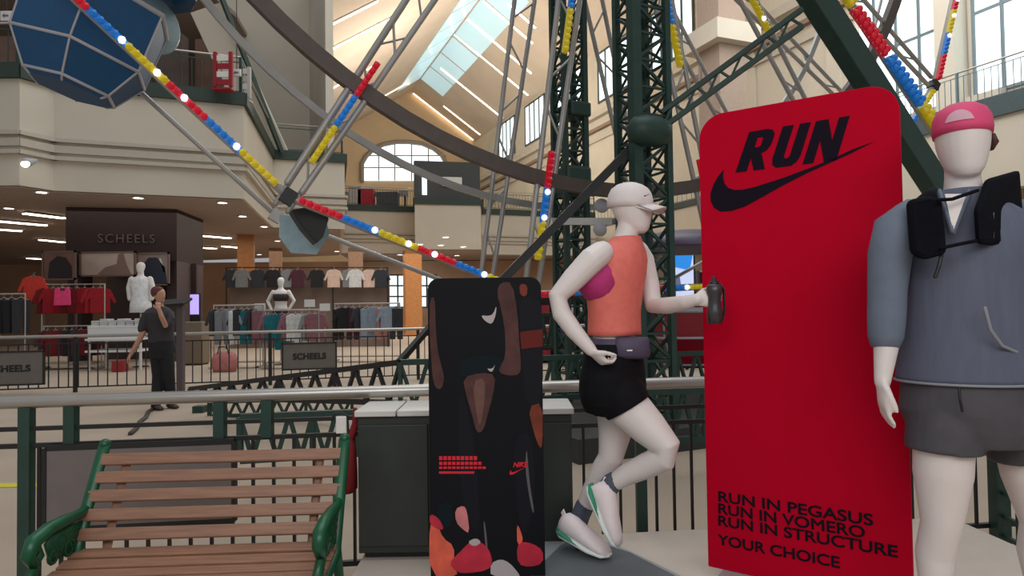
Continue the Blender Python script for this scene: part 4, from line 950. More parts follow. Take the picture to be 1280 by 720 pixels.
hand(bd, A(163, 443, -.16), (-.4, -.1, -.9), (.7, .5, -.3), (-.3, -.8, .2), .185, (.3, .4, .4), 0)
bd.tube([A(211, 391, .02), A(212, 400, -.04), A(207, 407, -.14), A(202, 396, -.22), A(198, 385, -.24)], [.055, .05, .043, .037, .028], 12)
hand(bd, A(198, 387, -.24), (-.15, .2, 1), (-.3, .9, -.1), (-.9, -.2, .1), .18, (.6, .8, .6), 0)
for an, hx in ((an1, 197), (an2, 208)):
    bd.tube([A(hx, 444, 0), A(hx + (1 if hx == 197 else 3), 470, 0), Vector((an.x, an.y, .09))], [.09, .06, .04], 12)
o = bd.build('body', fs_, pr_); remesh(o, .007, 4)
polo = mat('dark grey polo', (52, 48, 52), .8, noise=.1, nscale=12); trou = mat('black trousers', (24, 23, 27), .8, noise=.1, nscale=12)
mb = MB(); g = .025
mb.loft([sec(202, 428, .165, .13, g), sec(201, 412, .162, .128, g), sec(200, 399, .19, .132, g), sec(199, 391, .195, .118, g), sec(199, 386, .13, .09, g), sec(199, 383, .07, .065, g)], 22)
mb.tube([A(187, 391, -.07), A(181, 400, -.09), A(178, 411, -.11)], [.07, .075, .07], 14); mb.tube([A(210, 391, .02), A(213, 399, -.03), A(210, 405, -.09)], [.07, .072, .066], 14)
o = mb.build('polo_shirt', polo, pr_); remesh(o, .009, 4)
mb = MB(); mb.loft([sec(202, 425, .16, .13, g), sec(203, 438, .175, .132, g), sec(203, 448, .15, .12, g)], 22)
for an, hx in ((an1, 197), (an2, 208)): mb.tube([A(hx, 442, 0), A(hx + (1 if hx == 197 else 3), 470, 0), Vector((an.x, an.y, .09))], [.115, .09, .075], 14)
o = mb.build('trousers', trou, pr_); remesh(o, .01, 4)
hrm = mat('auburn hair', (96, 48, 42), .7, noise=.25, nscale=30)
mb = MB(); hc = A(198, 367); mb.loft([(hc + ZZ * z + Vector((-.02, 0, 0)), Vector((-.42, -.9, 0)) * w_, Vector((.9, -.42, 0)) * d_) for z, w_, d_ in ((-.05, .07, .07), (0, .085, .1), (.05, .086, .106), (.09, .07, .086), (.115, .035, .045))], 16); mb.build('hair', hrm, pr_, smooth=True)
for an in (an1, an2):
    d_ = Vector((.8, -.6, 0)); mb = MB(); mb.loft([(Vector((an.x, an.y, .05)) - d_ * .07, Vector((.03, .04, 0)), Vector((0, 0, .05))), (Vector((an.x, an.y, .05)), Vector((.03, .04, 0)), Vector((0, 0, .05))), (Vector((an.x, an.y, .04)) + d_ * .1, Vector((.03, .04, 0)), Vector((0, 0, .038))), (Vector((an.x, an.y, .03)) + d_ * .19, Vector((.02, .026, 0)), Vector((0, 0, .022)))], 12); mb.build('shoe', mat('brown shoe', (70, 48, 38), .6), pr_, smooth=True)
# control stand beside the attendant
ks = on_z(226, 498, 0)
kst = thing('control_stand', 'slim grey post with a small tilted control head, right of the attendant', 'control stand', (ks.x, ks.y, 0))
kt = at(226, 378, ks.y); mb = MB(); mb.box((ks.x, ks.y, kt.z / 2), .11, .11, kt.z); mb.build('post', mat('grey stand', (92, 82, 84), .5), kst, bevel=.01)
mb = MB(); mb.box((ks.x, ks.y, .02), .4, .4, .04); mb.build('base_plate', blackm, kst, bevel=.008)
mb = MB(); mb.frame_box((ks.x - .1, ks.y - .02, kt.z), Vector((.24, 0, .015)), Vector((0, .16, .05)), Vector((0, -.01, .022))); mb.build('control_head', blackm, kst, bevel=.008)
# ================================================================ STORE BEYOND THE RAILING
darkp = mat('dark brown portal', (46, 27, 26), .6, noise=.1); grp = mat('grey brown pillar', (84, 70, 72), .6, noise=.08)
pa, pb2, pc2 = at(82, 300, 18.9), at(221, 300, 19.6), at(254, 300, 22.0)
por = thing('shop_portal', 'dark brown shop portal with faint lettering under the left ceiling', 'shop portal', (pa.x, pa.y, 0))
mb = MB(); mb.prism([(pa.x, pa.y, 3.0), (pb2.x, pb2.y, 3.0), (pc2.x, pc2.y, 3.0), (pc2.x - 1, pc2.y + .6, 3.0), (pa.x, pa.y + 2, 3.0)], (0, 0, 1.55)); mb.build('fascia', darkp, por)
mb = MB(); mb.prism([(pb2.x, pb2.y, 0), (pc2.x, pc2.y, 0), (pc2.x - .7, pc2.y + .3, 0), (pb2.x - .5, pb2.y + .4, 0)], (0, 0, 3.0)); mb.build('pillar', grp, por)
mb = MB(); mb.prism([(pa.x, pa.y + .1, 0), (pa.x + .4, pa.y + .1, 0), (pa.x + .4, pa.y + .6, 0), (pa.x, pa.y + .6, 0)], (0, 0, 3.0)); mb.build('pillar', darkp, por)
mb = MB(); mb.prism([(pa.x, pa.y + 1.9, 0), (pb2.x, pb2.y + 1.2, 0), (pb2.x, pb2.y + 1.3, 0), (pa.x, pa.y + 2.0, 0)], (0, 0, 3.0)); mb.build('back_panel', mat('brown back panel', (70, 52, 48), .7, noise=.2, nscale=1.5), por)
dpor = (pb2 - pa).normalized()
l0 = at(122, 303, 19.05); text_mesh('SCHEELS', .36, mat('dim grey lettering', (100, 88, 90), .6), por, tuple(PINV[por.name] @ l0), tuple(Vector((dpor.x, dpor.y, 0))), (0, 0, 1), .02, 0, 0, 1.25, xs=.92)
def poster(name, lab, x0, y0, x1, y1, Y, m, inner=None):
    a, b = at(x0, y1, Y), at(x1, y1, Y); h = at(x0, y0, Y).z - a.z
    t = thing(name, lab, 'poster', ((a.x + b.x) / 2, Y, a.z))
    mb = MB(); mb.box(((a.x + b.x) / 2, Y, a.z + h / 2), b.x - a.x, .04, h); mb.build('panel', m, t)
    mb = MB(); wd = b.x - a.x
    for s in (-1, 1): mb.box(((a.x + b.x) / 2 + s * wd / 2, Y - .01, a.z + h / 2), .05, .06, h + .05); mb.box(((a.x + b.x) / 2, Y - .01, a.z + h / 2 + s * h / 2), wd + .05, .06, .05)
    mb.build('frame', mat('poster frame', (120, 98, 88), .6), t)
    if x0 < 60:
        for s in (-1, 1): mb = MB(); mb.box(((a.x + b.x) / 2 + s * wd / 2, Y + .03, a.z / 2), .05, .05, a.z); mb.build('post', mat('poster frame', (120, 98, 88), .6), t)
    for nm, mm, P in inner or (): 
        mb = MB(); mb.prism([at(x, y, Y - .03) for x, y in P], (0, -.01, 0)); mb.build(nm, mm, t)
    return t
pp = mat('pale poster', (200, 184, 174), .6, noise=.12, nscale=2); bp2 = mat('brown poster', (128, 92, 80), .6, noise=.15, nscale=2); gp2 = mat('grey poster', (150, 136, 134), .6, noise=.12, nscale=2)
dk = mat('poster dark figure', (40, 28, 32), .6); nv = mat('poster navy figure', (40, 46, 66), .6); skf = mat('poster tan figure', (140, 112, 104), .6)
poster('shop_poster', 'pale wide poster hanging under the dark portal', 101, 316, 169, 345, 19.0, pp, [('print_figure', skf, [(122, 343), (132, 334), (146, 330), (148, 318), (154, 316), (158, 330), (164, 343)])])
poster('shop_poster', 'poster with a navy jacket, right of the pale wide poster', 172, 317, 211, 356, 19.3, gp2, [('print_figure', nv, [(182, 355), (178, 332), (186, 322), (196, 322), (206, 334), (209, 355)]), ('print_stripe', white, [(199, 323), (201, 323), (207, 340), (205, 341)])])
poster('shop_poster', 'brown arched poster at the left of the portal, above the red clothes', 54, 315, 94, 349, 18.4, bp2, [('print_figure', dk, [(60, 348), (62, 328), (72, 320), (82, 322), (89, 332), (90, 348)])])
# purple lit sign and beige cube
a, b = at(238, 393, 20.0), at(248, 368, 20.0)
t = thing('screen', 'small upright lilac lit screen beside the dark portal pillar', 'screen', (a.x, 20.0, 0))
mb = MB(); mb.box(((a.x + b.x) / 2, 20.0, (a.z + b.z) / 2), b.x - a.x, .05, b.z - a.z); mb.build('display', mat('lilac screen', (178, 160, 240), .4, emit=1.0), t)
mb = MB(); mb.box(((a.x + b.x) / 2, 20.06, b.z / 2), (b.x - a.x) + .06, .06, b.z + .06); mb.build('stand', blackm, t)
q = at(245, 418, 18.4); t = thing('display_cube', 'beige display cube at the foot of the portal pillar', 'display cube', (q.x, 18.4, 0))
mb = MB(); mb.box((q.x, 18.4, .62), .56, .5, 1.16); mb.build('body', mat('beige cube', (120, 104, 86), .7, noise=.06), t, bevel=.02); mb = MB(); mb.box((q.x, 18.4, .02), .5, .44, .04); mb.build('toe_kick', blackm, t)
# ---- garments and racks
GC = {}
def gmat(rgb):
    return mat('cloth %d %d %d' % rgb, rgb, .85, noise=.12, nscale=14)
def garment_mesh(kind):
    mb = MB()
    if kind == 'top': P = [(-.24, -.72), (.24, -.72), (.23, -.3), (.32, -.46), (.38, -.42), (.24, -.08), (.08, -.02), (0, -.06), (-.08, -.02), (-.24, -.08), (-.38, -.42), (-.32, -.46), (-.23, -.3)]
    elif kind == 'trousers': P = [(-.19, -.95), (-.03, -.95), (0, -.35), (.03, -.95), (.19, -.95), (.2, -.08), (-.2, -.08)]
    else: P = [(-.22, -.5), (.22, -.5), (.2, -.1), (.13, -.02), (.1, -.02), (.07, -.12), (-.07, -.12), (-.1, -.02), (-.13, -.02), (-.2, -.1)]
    mb.prism([(x, -.025, z) for x, z in P], (0, .05, 0)); return mb
def garment(kind, rgb, pos, rz, label, group):
    nm = {'top': 'hanging_shirt', 'trousers': 'hanging_trousers', 'vest': 'hanging_vest'}[kind]
    t = thing(nm, label, 'garment', pos, rz, group)
    garment_mesh(kind).build('cloth', gmat(rgb), t, local=True, bevel=.012)
    mb = MB(); mb.tube([(-.16, 0, -.09), (0, 0, -.01), (.16, 0, -.09)], .008, 5); mb.tube([(0, 0, -.01), (0, 0, .05), (.02, 0, .07), (.04, 0, .05)], .005, 5); mb.build('hanger', wht, t, local=True)
    return t
def rack(px0, px1, pyt, Y, lab, group, cols, kinds, rz=0.0, cname=None):
    a, b = at(px0, pyt, Y), at(px1, pyt, Y); c = (a + b) / 2; L = b.x - a.x; zt = a.z
    t = thing('clothing_rack', lab, 'clothing rack', (c.x, Y, 0), rz, 'clothing racks in the store')
    mb = MB(); mb.tube([(-L / 2, 0, zt), (L / 2, 0, zt)], .02, 8); mb.build('hang_rail', chrome, t, local=True)
    for s in (-1, 1):
        mb = MB(); mb.tube([(s * L / 2, 0, zt), (s * L / 2, 0, .06)], .02, 8); mb.build('upright', chrome, t, local=True)
        mb = MB(); mb.bar((s * L / 2, -.3, .04), (s * L / 2, .3, .04), .05, .04); mb.build('foot', chrome, t, local=True)
    mb = MB(); mb.box((0, 0, .16), L, .34, .03); mb.build('shelf', mat('rack shelf', (150, 140, 130), .6), t, local=True)
    n = len(cols)
    for i, (cn, rgb) in enumerate(cols):
        x = -L / 2 + L * (i + .5) / n; k = kinds[i % len(kinds)]
        garment(k, rgb, (c.x + x * math.cos(rz), Y + x * math.sin(rz) - .03 * (i % 2), zt - .07), rz + math.radians(62 - 34 * (i % 3)), '%s %s on the %s, %s from the left' % (cn, {'top': 'top', 'trousers': 'trousers', 'vest': 'vest top'}[k], cname, ORD[i]), group)
ORD = ['first', 'second', 'third', 'fourth', 'fifth', 'sixth', 'seventh', 'eighth', 'ninth', 'tenth', 'eleventh', 'twelfth']
charc = ('charcoal', (44, 46, 52)); greyc = ('grey', (120, 122, 124)); tealc = ('teal', (18, 104, 112)); mauve = ('mauve', (126, 84, 92)); whc = ('white', (204, 204, 202)); blkc = ('black', (26, 24, 28)); plum = ('plum', (70, 30, 44)); redc = ('red', (150, 14, 28)); dred = ('dark red', (104, 10, 20)); pinkc = ('bright pink', (232, 66, 124)); denim = ('pale blue', (132, 146, 160)); rosec = ('dusty rose', (176, 116, 112)); cream_ = ('cream', (206, 178, 162)); orred = ('orange red', (214, 62, 48))
rack(268, 328, 382, 17.2, 'clothing rack of teal and grey garments left of the bare-midriff mannequin', 'garments on the left rack', [charc, greyc, denim, whc, charc, tealc, charc, mauve], ['top', 'trousers'], .06, 'rack of teal and grey garments')
rack(332, 398, 388, 16.9, 'clothing rack with white tops behind the grey name panel', 'garments on the middle rack', [mauve, tealc, tealc, mauve, whc, whc, greyc, mauve], ['top', 'top', 'trousers'], .04, 'rack behind the name panel')
rack(418, 500, 380, 18.6, 'clothing rack of dark and pale blue trousers, right of the name panel', 'garments on the right rack', [blkc, blkc, plum, charc, denim, denim, rosec, denim, charc], ['trousers', 'top'], -.05, 'rack right of the name panel')
rack(56, 128, 356, 17.8, 'clothing rack packed with red garments left of the white table', 'garments on the red rack', [dred, redc, redc, dred, dred, redc, redc, redc], ['top'], .15, 'red clothing rack')
rack(58, 124, 408, 17.5, 'low clothing rack of dark plum garments under the red ones', 'garments on the low plum rack', [plum, dred, plum, blkc, plum, dred, plum], ['top'], .15, 'low plum rack')
q = at(78, 358, 17.35); garment('vest', pinkc[1], q, 0, 'bright pink vest top hanging in front of the red garments', 'garments on the red rack')
q = at(42, 344, 17.6); garment('top', orred[1], q, .2, 'orange red top hanging at the left end of the red rack', 'garments on the red rack')
rack(-20, 30, 368, 17.0, 'clothing rack of black garments at the left edge', 'garments on the black rack', [blkc, charc, blkc, blkc, charc], ['trousers'], .1, 'black clothing rack at the left edge')
# wall-hung garments at the back
for i, (px, c_) in enumerate(((290, charc), (302, greyc), (322, charc), (341, blkc), (360, greyc), (372, plum), (396, blkc), (417, cream_), (436, greyc), (444, whc), (462, cream_), (476, charc))):
    garment('top', c_[1], at(px, 336, 25.26 - .03 * (i % 2)), 0, '%s top hanging high at the back of the store, %s from the portal' % (c_[0], ORD[i]), 'tops hung at the back of the store')
p0, p1 = at(282, 336, 25.26), at(484, 336, 25.26); wr = thing('wall_rail', 'long hanging rail for tops at the back of the store', 'clothing rail', ((p0.x + p1.x) / 2, 25.3, 0))
mb = MB(); mb.tube([p0 + ZZ * .05, p1 + ZZ * .05], .025, 8); mb.build('hang_rail', blackm, wr)
for f in (0, .33, .66, 1): q = p0.lerp(p1, f); mb = MB(); mb.tube([(q.x, q.y + .06, q.z + .05), (q.x, q.y + .06, 0)], .03, 8); mb.build('upright', blackm, wr)
mb = MB(); mb.box(((p0.x + p1.x) / 2, 25.7, 1.5), p1.x - p0.x, .1, 3.0); mb.build('back_panel', mat('dim back panel', (112, 94, 84), .8, noise=.25, nscale=.8), wr)
# white table with folded clothes
q = at(154, 412, 17.3); tb = thing('display_table', 'white tiered display table with folded clothes in front of the portal', 'table', (q.x, 17.3, 0))
wt = mat('white laminate', (216, 216, 214), .6, noise=.03)
TT = at(154, 408, 17.3).z
mb = MB(); mb.box((q.x, 17.3, TT), 1.38, .8, .06); mb.build('tabletop', wt, tb, bevel=.01)
for k_, z in enumerate((TT - .32, TT - .62)): mb = MB(); mb.box((q.x, 17.22, z), 1.34, .9, .05); mb.build('shelf', wt, tb)
for sx in (-1, 1):
    for sy in (-1, 1): mb = MB(); mb.box((q.x + sx * .66, 17.3 + sy * .36, TT / 2), .05, .05, TT); mb.build('leg', wt, tb)
mb = MB(); mb.box((q.x, 16.92, TT - .2), 1.36, .03, .34); mb.build('front_panel', wt, tb)
for i in range(6):
    mb = MB(); x = q.x - .56 + i * .225
    for s in range(3 + i % 2): mb.box((x, 17.15, TT + .05 + s * .045), .2, .3, .04)
    o = mb.build('folded_clothes', gmat(whc[1]) if i not in (4,) else gmat((190, 186, 190)), None, bevel=.012); tag(o, 'white folded clothes stacked on the white table, %s stack from the left' % ORD[i], 'folded clothes', 'folded stacks on the white table')
for i in range(4):
    mb = MB(); x = q.x - .5 + i * .33
    for s in range(3): mb.box((x, 17.1, TT - .27 + s * .05), .26, .34, .045)
    o = mb.build('folded_clothes', gmat((196, 196, 196)), None, bevel=.012); tag(o, 'pale folded clothes on the shelf under the white tabletop, %s from the left' % ORD[i], 'folded clothes', 'folded stacks on the white table')
mb = MB(); q2 = at(150, 452, 16.6); mb.box((q2.x, q2.y, .2), .3, .24, .28); o = mb.build('shoe_box', mat('red box', (150, 36, 40), .6), None, bevel=.01); o.location.z -= .06; tag(o, 'small red box on the floor in front of the white table', 'box')
# ---- display torso and small mannequin
def torso(name, label, px, pyh, pyb, Y, m, arms=False, base_z=0.0, extra=None):
    top, bot = at(px, pyh, Y), at(px, pyb, Y); H = top.z - bot.z
    t = thing(name, label, 'mannequin', (top.x, Y, base_z)); P = lambda x, z, y=0: Vector((top.x + x, Y + y, bot.z + z * H)); X = Vector((1, 0, 0)); Yv = Vector((0, 1, 0))
    k = H / .86
    mb = MB(); S = lambda z, w_, d_: (P(0, z), X * w_ * k, Yv * d_ * k)
    mb.loft([S(0, .16, .11), S(.12, .165, .115), S(.3, .125, .095), S(.45, .145, .11), S(.6, .17, .115), S(.66, .15, .09), S(.70, .07, .06), S(.74, .052, .052), S(.8, .05, .052)], 18)
    head(mb, P(0, .885), (0, -1, 0), (1, 0, 0), (0, 0, 1), .21 * k, features=False)
    for s in (-1, 1):
        if arms: mb.tube([P(s * .17 * k, .63), P(s * .29 * k, .40), P(s * .19 * k, .18, -.06)], [.05 * k, .04 * k, .032 * k], 10)
        else: mb.tube([P(s * .17 * k, .64), P(s * .22 * k, .45), P(s * .2 * k, .22)], [.055 * k, .05 * k, .045 * k], 10)
    remesh(mb.build('body', m, t), .014, 3)
    for nm, mm, secs in extra(S) if extra else (): mb = MB(); mb.loft(secs, 20); mb.build(nm, mm, t, smooth=True)
    mb = MB(); mb.tube([(top.x, Y, base_z + .02), (top.x, Y, bot.z + .03)], .025, 8); mb.build('stand_pole', chrome, t)
    mb = MB(); mb.lathe([(.2, 0), (.2, .02), (.03, .035)], (top.x, Y, base_z), 16); mb.build('stand_base', blackm, t)
    return t
torso('display_torso', 'white mannequin torso in a white top, standing by the portal', 176, 328, 386, 17.95, white, False, 0, lambda S: [('top', gmat((226, 226, 226)), [S(-.08, .2, .14), S(.1, .19, .135), S(.3, .15, .115), S(.6, .19, .13), S(.66, .17, .105), S(.69, .09, .08)])])
torso('display_mannequin', 'small white mannequin in dark sports bra and plum shorts, hands on hips', 351, 347, 396, 18.0, white, True, 0, lambda S: [('sports_bra', gmat((58, 44, 50)), [S(.40, .15, .118), S(.5, .168, .128), S(.58, .17, .122)]), ('shorts', gmat(plum[1]), [S(-.14, .19, .14), S(.02, .185, .135), S(.16, .17, .12), S(.2, .15, .11)])])
q = at(281, 446, 16.2); bg_ = thing('gym_bag', 'dusty pink bag on the floor below the teal and grey rack', 'bag', (q.x, 16.2, 0))
mb = MB(); mb.loft([((q.x, 16.2, z), Vector((w_, 0, 0)), Vector((0, d_, 0)), .7) for z, w_, d_ in ((.005, .26, .14), (.1, .30, .17), (.3, .31, .17), (.44, .26, .13), (.5, .16, .06))], 20); mb.build('body', mat('dusty pink cloth', (178, 112, 108), .8, noise=.15, nscale=10), bg_, smooth=True)
mb = MB(); mb.tube([(q.x - .14, 16.1, .42), (q.x - .1, 16.1, .62), (q.x + .1, 16.1, .62), (q.x + .14, 16.1, .42)], .014, 6); mb.build('handle', blackm, bg_, smooth=True)
for i, (px, py, Y) in enumerate(((387, 379, 17.6), (406, 384, 17.9), (325, 384, 17.3))):
    c = at(px, py, Y); t = thing('price_card', ('white price card above the white tops', 'white price card at the right of the white tops', 'white price card beside the small mannequin')[i], 'price card', c)
    mb = MB(); mb.box(c, .28, .02, .2); mb.build('card', white, t); mb = MB(); mb.tube([c - ZZ * .1, Vector((c.x, c.y, .03))], .012, 6); mb.build('stem', chrome, t); mb = MB(); mb.box((c.x, c.y, .015), .2, .2, .03); mb.build('base', blackm, t)
# glowing screen beyond the wheel at the right, seen left of the red board
a, b = at(834, 371, 15.5), at(866, 318, 15.5); t = thing('screen', 'large blue and white glowing screen beyond the wheel, left of the red board', 'screen', ((a.x + b.x) / 2, 15.5, 0))
mb = MB(); mb.box(((a.x + b.x) / 2, 15.5, (a.z + b.z) / 2), b.x - a.x, .06, b.z - a.z); mb.build('display', mat('white blue screen', (196, 206, 238), .4, emit=.75), t)
mb = MB(); mb.prism([at(834, 318, 15.45), at(866, 318, 15.45), at(862, 338, 15.45), at(834, 332, 15.45)], (0, -.01, 0)); mb.build('picture', mat('blue picture', (40, 130, 214), .4, emit=.8), t)
mb = MB(); mb.prism([at(844, 344, 15.45), at(849, 342, 15.45), at(852, 362, 15.45), at(842, 364, 15.45)], (0, -.01, 0)); mb.build('picture', mat('grey picture', (120, 126, 168), .4, emit=.3), t)
mb = MB(); mb.box(((a.x + b.x) / 2, 15.56, b.z / 2), (b.x - a.x) + .12, .06, b.z + .12); mb.build('stand', blackm, t)
# dark merchandise stands in the depth on the right, between tower and board
for i, (px, Y, wd, ht, rgb, lab) in enumerate(((700, 17.5, 1.3, 1.9, (86, 68, 66), 'brown shelving unit beyond the far lattice tower'), (760, 19, 1.5, 2.3, (58, 50, 54), 'dark shelving unit behind the running mannequin'), (850, 18, 1.6, 1.5, (110, 30, 38), 'red shelving unit under the glowing screen'), (905, 20, 1.6, 2.5, (70, 56, 58), 'dark brown shelving unit behind the red board'), (640, 20, 1.5, 1.8, (130, 100, 84), 'tan shelving unit behind the black board'))):
    c = at(px, 400, Y); t = thing('shelving_unit', lab, 'shelving unit', (c.x, Y, 0)); m_ = mat('unit %d' % i, rgb, .7, noise=.2, nscale=2)
    mb = MB(); mb.box((c.x, Y + .2, ht / 2), wd, .05, ht); mb.build('back_panel', m_, t)
    for s in (-1, 1): mb = MB(); mb.box((c.x + s * wd / 2, Y, ht / 2), .05, .45, ht); mb.build('side_panel', m_, t)
    for z in (.1, .1 + (ht - .12) / 3, .1 + (ht - .12) * 2 / 3, ht - .02): mb = MB(); mb.box((c.x, Y, z), wd, .44, .04); mb.build('shelf', wht, t)
    for z in (.1, .1 + (ht - .12) / 3, .1 + (ht - .12) * 2 / 3):
        for j in range(3):
            mb = MB(); mb.box((0, 0, .13), .3, .3, .22); o = mb.build('shoe_box', gmat(((150, 40, 50), (60, 70, 90), (190, 186, 180))[(i + j) % 3]), None, bevel=.01); o.location = (c.x - wd / 3 + j * wd / 3, Y - .04, z - .0)
            zi = round((z - .1) / ((ht - .12) / 3)); tag(o, '%s box on %s shelf of %s, %s' % (('red', 'blue grey', 'pale')[(i + j) % 3], ('lowest', 'middle', 'upper')[zi], ('brown unit by the far tower', 'dark unit behind the runner', 'red unit under the screen', 'brown unit behind the red board', 'tan unit behind the black board')[i], ('left', 'centre', 'right')[j]), 'box', 'boxes on the shelving units')
# ================================================================ LIGHTS IN THE CEILINGS
for i, (px, py, lab) in enumerate(((52, 240, 'round downlight near the left edge, under the bulkhead'), (173, 247, 'round downlight above the dark portal'), (278, 253, 'round downlight right of the portal, near the bulkhead edge'), (303, 270, 'round downlight right of the portal, second from the bulkhead edge'), (11, 260, 'round downlight closest to the left edge'), (330, 283, 'round downlight beside the pale blue shield'), (347, 301, 'round downlight below the pale blue shield'), (421, 314, 'round downlight above the hanging tops'), (324, 318, 'small round downlight above the back wall tops'))):
    c = on_z(px, py, ZC - .05); t = thing('downlight', lab, 'ceiling light', c, 0, 'downlights in the left ceiling')
    mb = MB(); mb.lathe([(.16, .0), (.17, -.02), (.12, -.02), (.12, .0)], c, 16); mb.build('trim_ring', white, t); mb = MB(); mb.lathe([(.12, -.012), (.01, -.02)], c, 14); mb.build('lamp', spot, t)
for i, (px, py) in enumerate(((525, 305), (551, 306), (557, 296), (579, 308), (571, 319), (500, 318))):
    c = on_z(px, py, ZC + .04); t = thing('downlight', 'round downlight under the far balcony bay, %s' % ('left', 'centre', 'rear', 'right', 'nearest the wheel', 'apart at the far left')[i], 'ceiling light', c, 0, 'downlights under the far balcony')
    mb = MB(); mb.lathe([(.2, .0), (.21, -.03), (.15, -.03), (.15, .0)], c, 14); mb.build('trim_ring', white, t); mb = MB(); mb.lathe([(.15, -.02), (.01, -.03)], c, 12); mb.build('lamp', spot, t)
for i, (x0, y0, x1, y1, lab) in enumerate(((30, 267, 80, 273, 'left of the portal, nearest row'), (-12, 276, 58, 282, 'left of the portal, cut by the left edge'), (-20, 286, 27, 289, 'left of the portal, short one at the left edge'), (50, 300, 80, 303, 'touching the portal at its left'), (253, 295, 288, 298, 'right of the portal, nearest row'), (278, 308, 314, 311, 'right of the portal, second row'), (254, 310, 270, 311, 'right of the portal, hidden partly by it'), (34, 323, 52, 324, 'far back at the left of the portal'))):
    a, b = on_z(x0, y0, ZC - .115), on_z(x1, y1, ZC - .115)
    t = thing('linear_light', 'straight ceiling light %s' % lab, 'ceiling light', (a + b) / 2, 0, 'linear lights in the store ceiling')
    mb = MB(); mb.bar(a, b, .16, .03); mb.build('diffuser', spot, t); mb = MB(); mb.bar(a + ZZ * .03, b + ZZ * .03, .2, .03); mb.build('housing', white, t)
q = at(34, 203, 15.5); t = thing('spotlight', 'bright spotlight on the cream bulkhead at the left edge', 'spotlight', q)
mb = MB(); mb.tube([q + Vector((0, .27, .1)), q], [.05, .11], 14); mb.build('housing', wht, t, smooth=True); mb = MB(); mb.sphere(q + Vector((0, -.06, -.05)), (.1, .06, .08), 12, 8); mb.build('lamp', spot, t, smooth=True)
# ================================================================ UPPER STOREY THINGS
def railing(name, label, pts, z0, h, sp, m, hm, top_r=.03, maxn=95, inset=.12):
    t = thing(name, label, 'railing', (pts[0][0], pts[0][1], z0)); L = [Vector((p[0], p[1], z0)) for p in pts]
    mb = MB(); mb.tube([p + ZZ * h for p in L], top_r, 8); mb.build('handrail', hm, t, smooth=True)
    mb = MB()
    for a, b in zip(L[:-1], L[1:]): mb.bar(a + ZZ * (h - .15), b + ZZ * (h - .15), .025, .025); mb.bar(a + ZZ * .08, b + ZZ * .08, .025, .025)
    mb.build('rails', m, t)
    for p in L: mb = MB(); mb.bar(p, p + ZZ * h, .07, .07, up=(0, 1, 0)); mb.build('post', m, t)
    n = 0
    for a, b in zip(L[:-1], L[1:]):
        k = int((b - a).length / sp)
        for i in range(1, k):
            if n >= maxn: break
            q = a.lerp(b, i / k); mb = MB(); mb.bar(q + ZZ * .08, q + ZZ * (h - .15), .018, .018, up=(0, 1, 0)); mb.build('baluster', m, t); n += 1
    return t
ed = [(p[0] - .12, p[1] + .1) for p in edge]
railing('upper_railing', 'dark thin balustrade along the edge of the left upper storey', [ed[0], ed[1], ed[2], ed[3], ed[4], ed[5]], ZF, 1.05, .24, dgreen, chrome)
railing('balcony_railing', 'dark balustrade at the left of the far balcony', [(f0[0] + .1, f0[1] + .1), (f1[0], f1[1] + .1)], ZF, 1.1, .16, blackm, chrome)
railing('balcony_railing', 'dark balustrade at the right of the far balcony, next to the dark bay', [(f4[0] + .1, f4[1] + .1), (f5[0], f5[1] + .1)], ZF, 1.1, .2, blackm, chrome)
railing('gallery_railing', 'pale balustrade along the right gallery under the tall windows', [tuple(B(PE + .3, q_, 0))[:2] for q_ in (4, 9, 14, 19, 22)], 7.62, 1.15, .2, mat('blue grey steel', (120, 134, 140), .5, .2), chrome)
railing('gallery_railing', 'dark balustrade along the right nave gallery, behind the near lattice tower', [tuple(B(PW - 2.0, q_, 0))[:2] for q_ in (22, 34, 46, 58)], 7.55, 1.1, .45, blackm, chrome)
for i, (px, py, Y, wd, ht, rgb, lab) in enumerate(((279, 118, 17.6, .42, .95, (150, 20, 36), 'red display stand with white cards behind the left upper balustrade'), (305, 118, 18.6, .3, .9, (196, 190, 184), 'white display stand behind the left upper balustrade, right of the red one'))):
    c = at(px, py, Y); t = thing('display_stand', lab, 'display stand', (c.x, Y, ZF - .1)); m_ = mat('stand %d' % i, rgb, .6)
    for s in (-1, 1): mb = MB(); mb.box((c.x + s * wd / 2, Y, ZF + ht / 2), .09, .09, ht); mb.build('side_post', m_, t)
    mb = MB(); mb.box((c.x, Y, ZF - .08), wd + .1, .3, .04); mb.build('base', m_, t)
    for z in range(4): mb = MB(); mb.box((c.x, Y - .02, ZF + .12 + z * .22), wd - .1, .03, .15); mb.build('card', white if z % 2 else m_, t)
def usign(px, py, Y, wd, ht, lab):
    c = at(px, py, Y); t = thing('hanging_sign', lab, 'sign', c); mb = MB(); mb.box(c, wd, .05, ht); mb.build('panel', white, t, bevel=.01)
    mb = MB(); mb.tube([c + ZZ * ht / 2, c + ZZ * (ht / 2 + 2)], .012, 5); mb.build('rod', blackm, t)
    mb = MB(); mb.prism([c + Vector((x * wd, -.03, z * ht)) for x, z in ((-.3, .0), (-.1, .22), (-.1, .08), (.25, .08), (.25, -.08), (-.1, -.08), (-.1, -.22))], (0, -.01, 0)); mb.build('arrow', mat('sign grey', (110, 104, 104), .6), t)
usign(8, 20, 19.5, .34, .3, 'small white hanging sign at the upper left corner'); usign(296, 91, 18.0, .24, .2, 'small white sign above the red display stand')
ucol = [(120, 96, 84), (98, 88, 90), (84, 70, 64), (150, 140, 134), (110, 84, 70)]
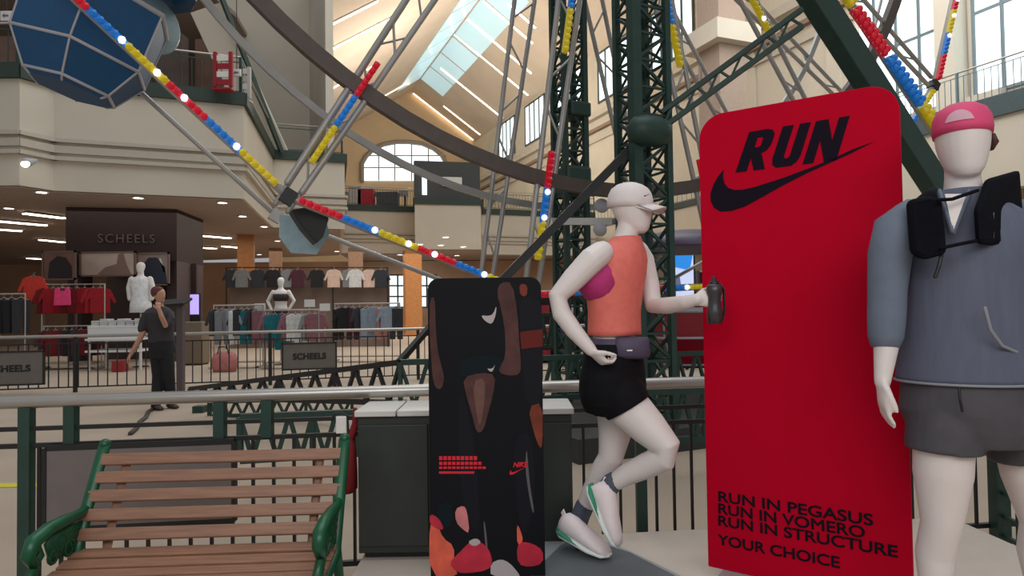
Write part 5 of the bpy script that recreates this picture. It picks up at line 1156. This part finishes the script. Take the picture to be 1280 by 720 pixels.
for i, (px, Y, wd, ht) in enumerate(((18, 24, 1.6, 4.2), (52, 26, .9, 4.4), (215, 24, 1.0, 4.2), (232, 27, 1.6, 3.2), (262, 25, .9, 4.4), (300, 27, 1.4, 3.0))):
    c = at(px, 60, Y); t = thing('wall_bay_unit', '%s tall display bay on the left upper storey, %s from the left' % (('brown', 'grey', 'dark', 'pale', 'tan', 'brown')[i], ORD[i]), 'display bay', (c.x, Y, ZF - .1), 0, 'display bays on the left upper storey'); m_ = mat('bay %d' % (i % 5), ucol[i % 5], .8, noise=.2, nscale=1.5)
    mb = MB(); mb.box((c.x, Y, ZF - .1 + ht / 2), wd, .5, ht); mb.build('body', m_, t, bevel=.02)
    for k_ in range(3): mb = MB(); mb.box((c.x, Y - .3, ZF + .5 + k_ * .8), wd * .9, .25, .06); mb.build('shelf', wht, t)
for i, (px, py, wd, ht, rgb, lab) in enumerate(((445, 254, .75, .55, (170, 168, 166), 'grey and white box on the far balcony, left of the red one'), (458, 254, .95, .5, (168, 24, 48), 'red box on the far balcony behind its balustrade'), (485, 256, 1.3, .42, (70, 76, 84), 'dark grey box on the far balcony, right of the red one'))):
    Yk = Yb + 1.7; c = at(px, py, Yk); t = thing('merchandise_box', lab, 'box', (c.x, Yk, ZF - .1)); m_ = mat('far box %d' % i, rgb, .6, noise=.1)
    mb = MB(); mb.box((c.x, Yk, ZF - .1 + ht * 1.2), wd, .6, ht * 2.4); mb.build('body', m_, t, bevel=.02); mb = MB(); mb.box((c.x, Yk, ZF - .07 + ht * 2.4), wd + .06, .66, .06); mb.build('lid', wht, t)
p0 = at(470, 243, Yb + 2.2); t = thing('ledge_shelf', 'long grey shelf under the arched window, behind the far balustrade', 'shelf', (p0.x, p0.y, ZF)); 
mb = MB(); mb.box((p0.x, p0.y, p0.z), 4.0, .5, .3); mb.build('board', mat('grey shelf', (126, 124, 122), .5), t)
for s in (-1, 1): mb = MB(); mb.box((p0.x + s * 1.8, p0.y, (ZF - .1 + p0.z) / 2), .1, .4, p0.z - ZF + .1); mb.build('leg', blackm, t)
# cord and yellow line on the floor inside the enclosure
a = MB(); pts_ = [on_z(px, py, .02) for px, py in ((196, 508), (186, 514), (182, 522), (175, 527), (170, 536), (163, 542))]; a.tube(pts_, .03, 6)
o = a.build('floor_cord', mat('brown cord', (66, 56, 50), .7), None, smooth=True); tag(o, 'brown cord lying on the floor behind the railing, by the attendant', 'cord')
a = MB(); p0, p1 = on_z(-30, 604, .003), on_z(72, 604, .003); p2, p3 = on_z(72, 609, .003), on_z(-30, 609, .003); a.prism([p0, p1, p2, p3], (0, 0, .002)); o = a.build('trim_60', mat('yellow floor tape', (206, 196, 60), .7), None); o['kind'] = 'structure'
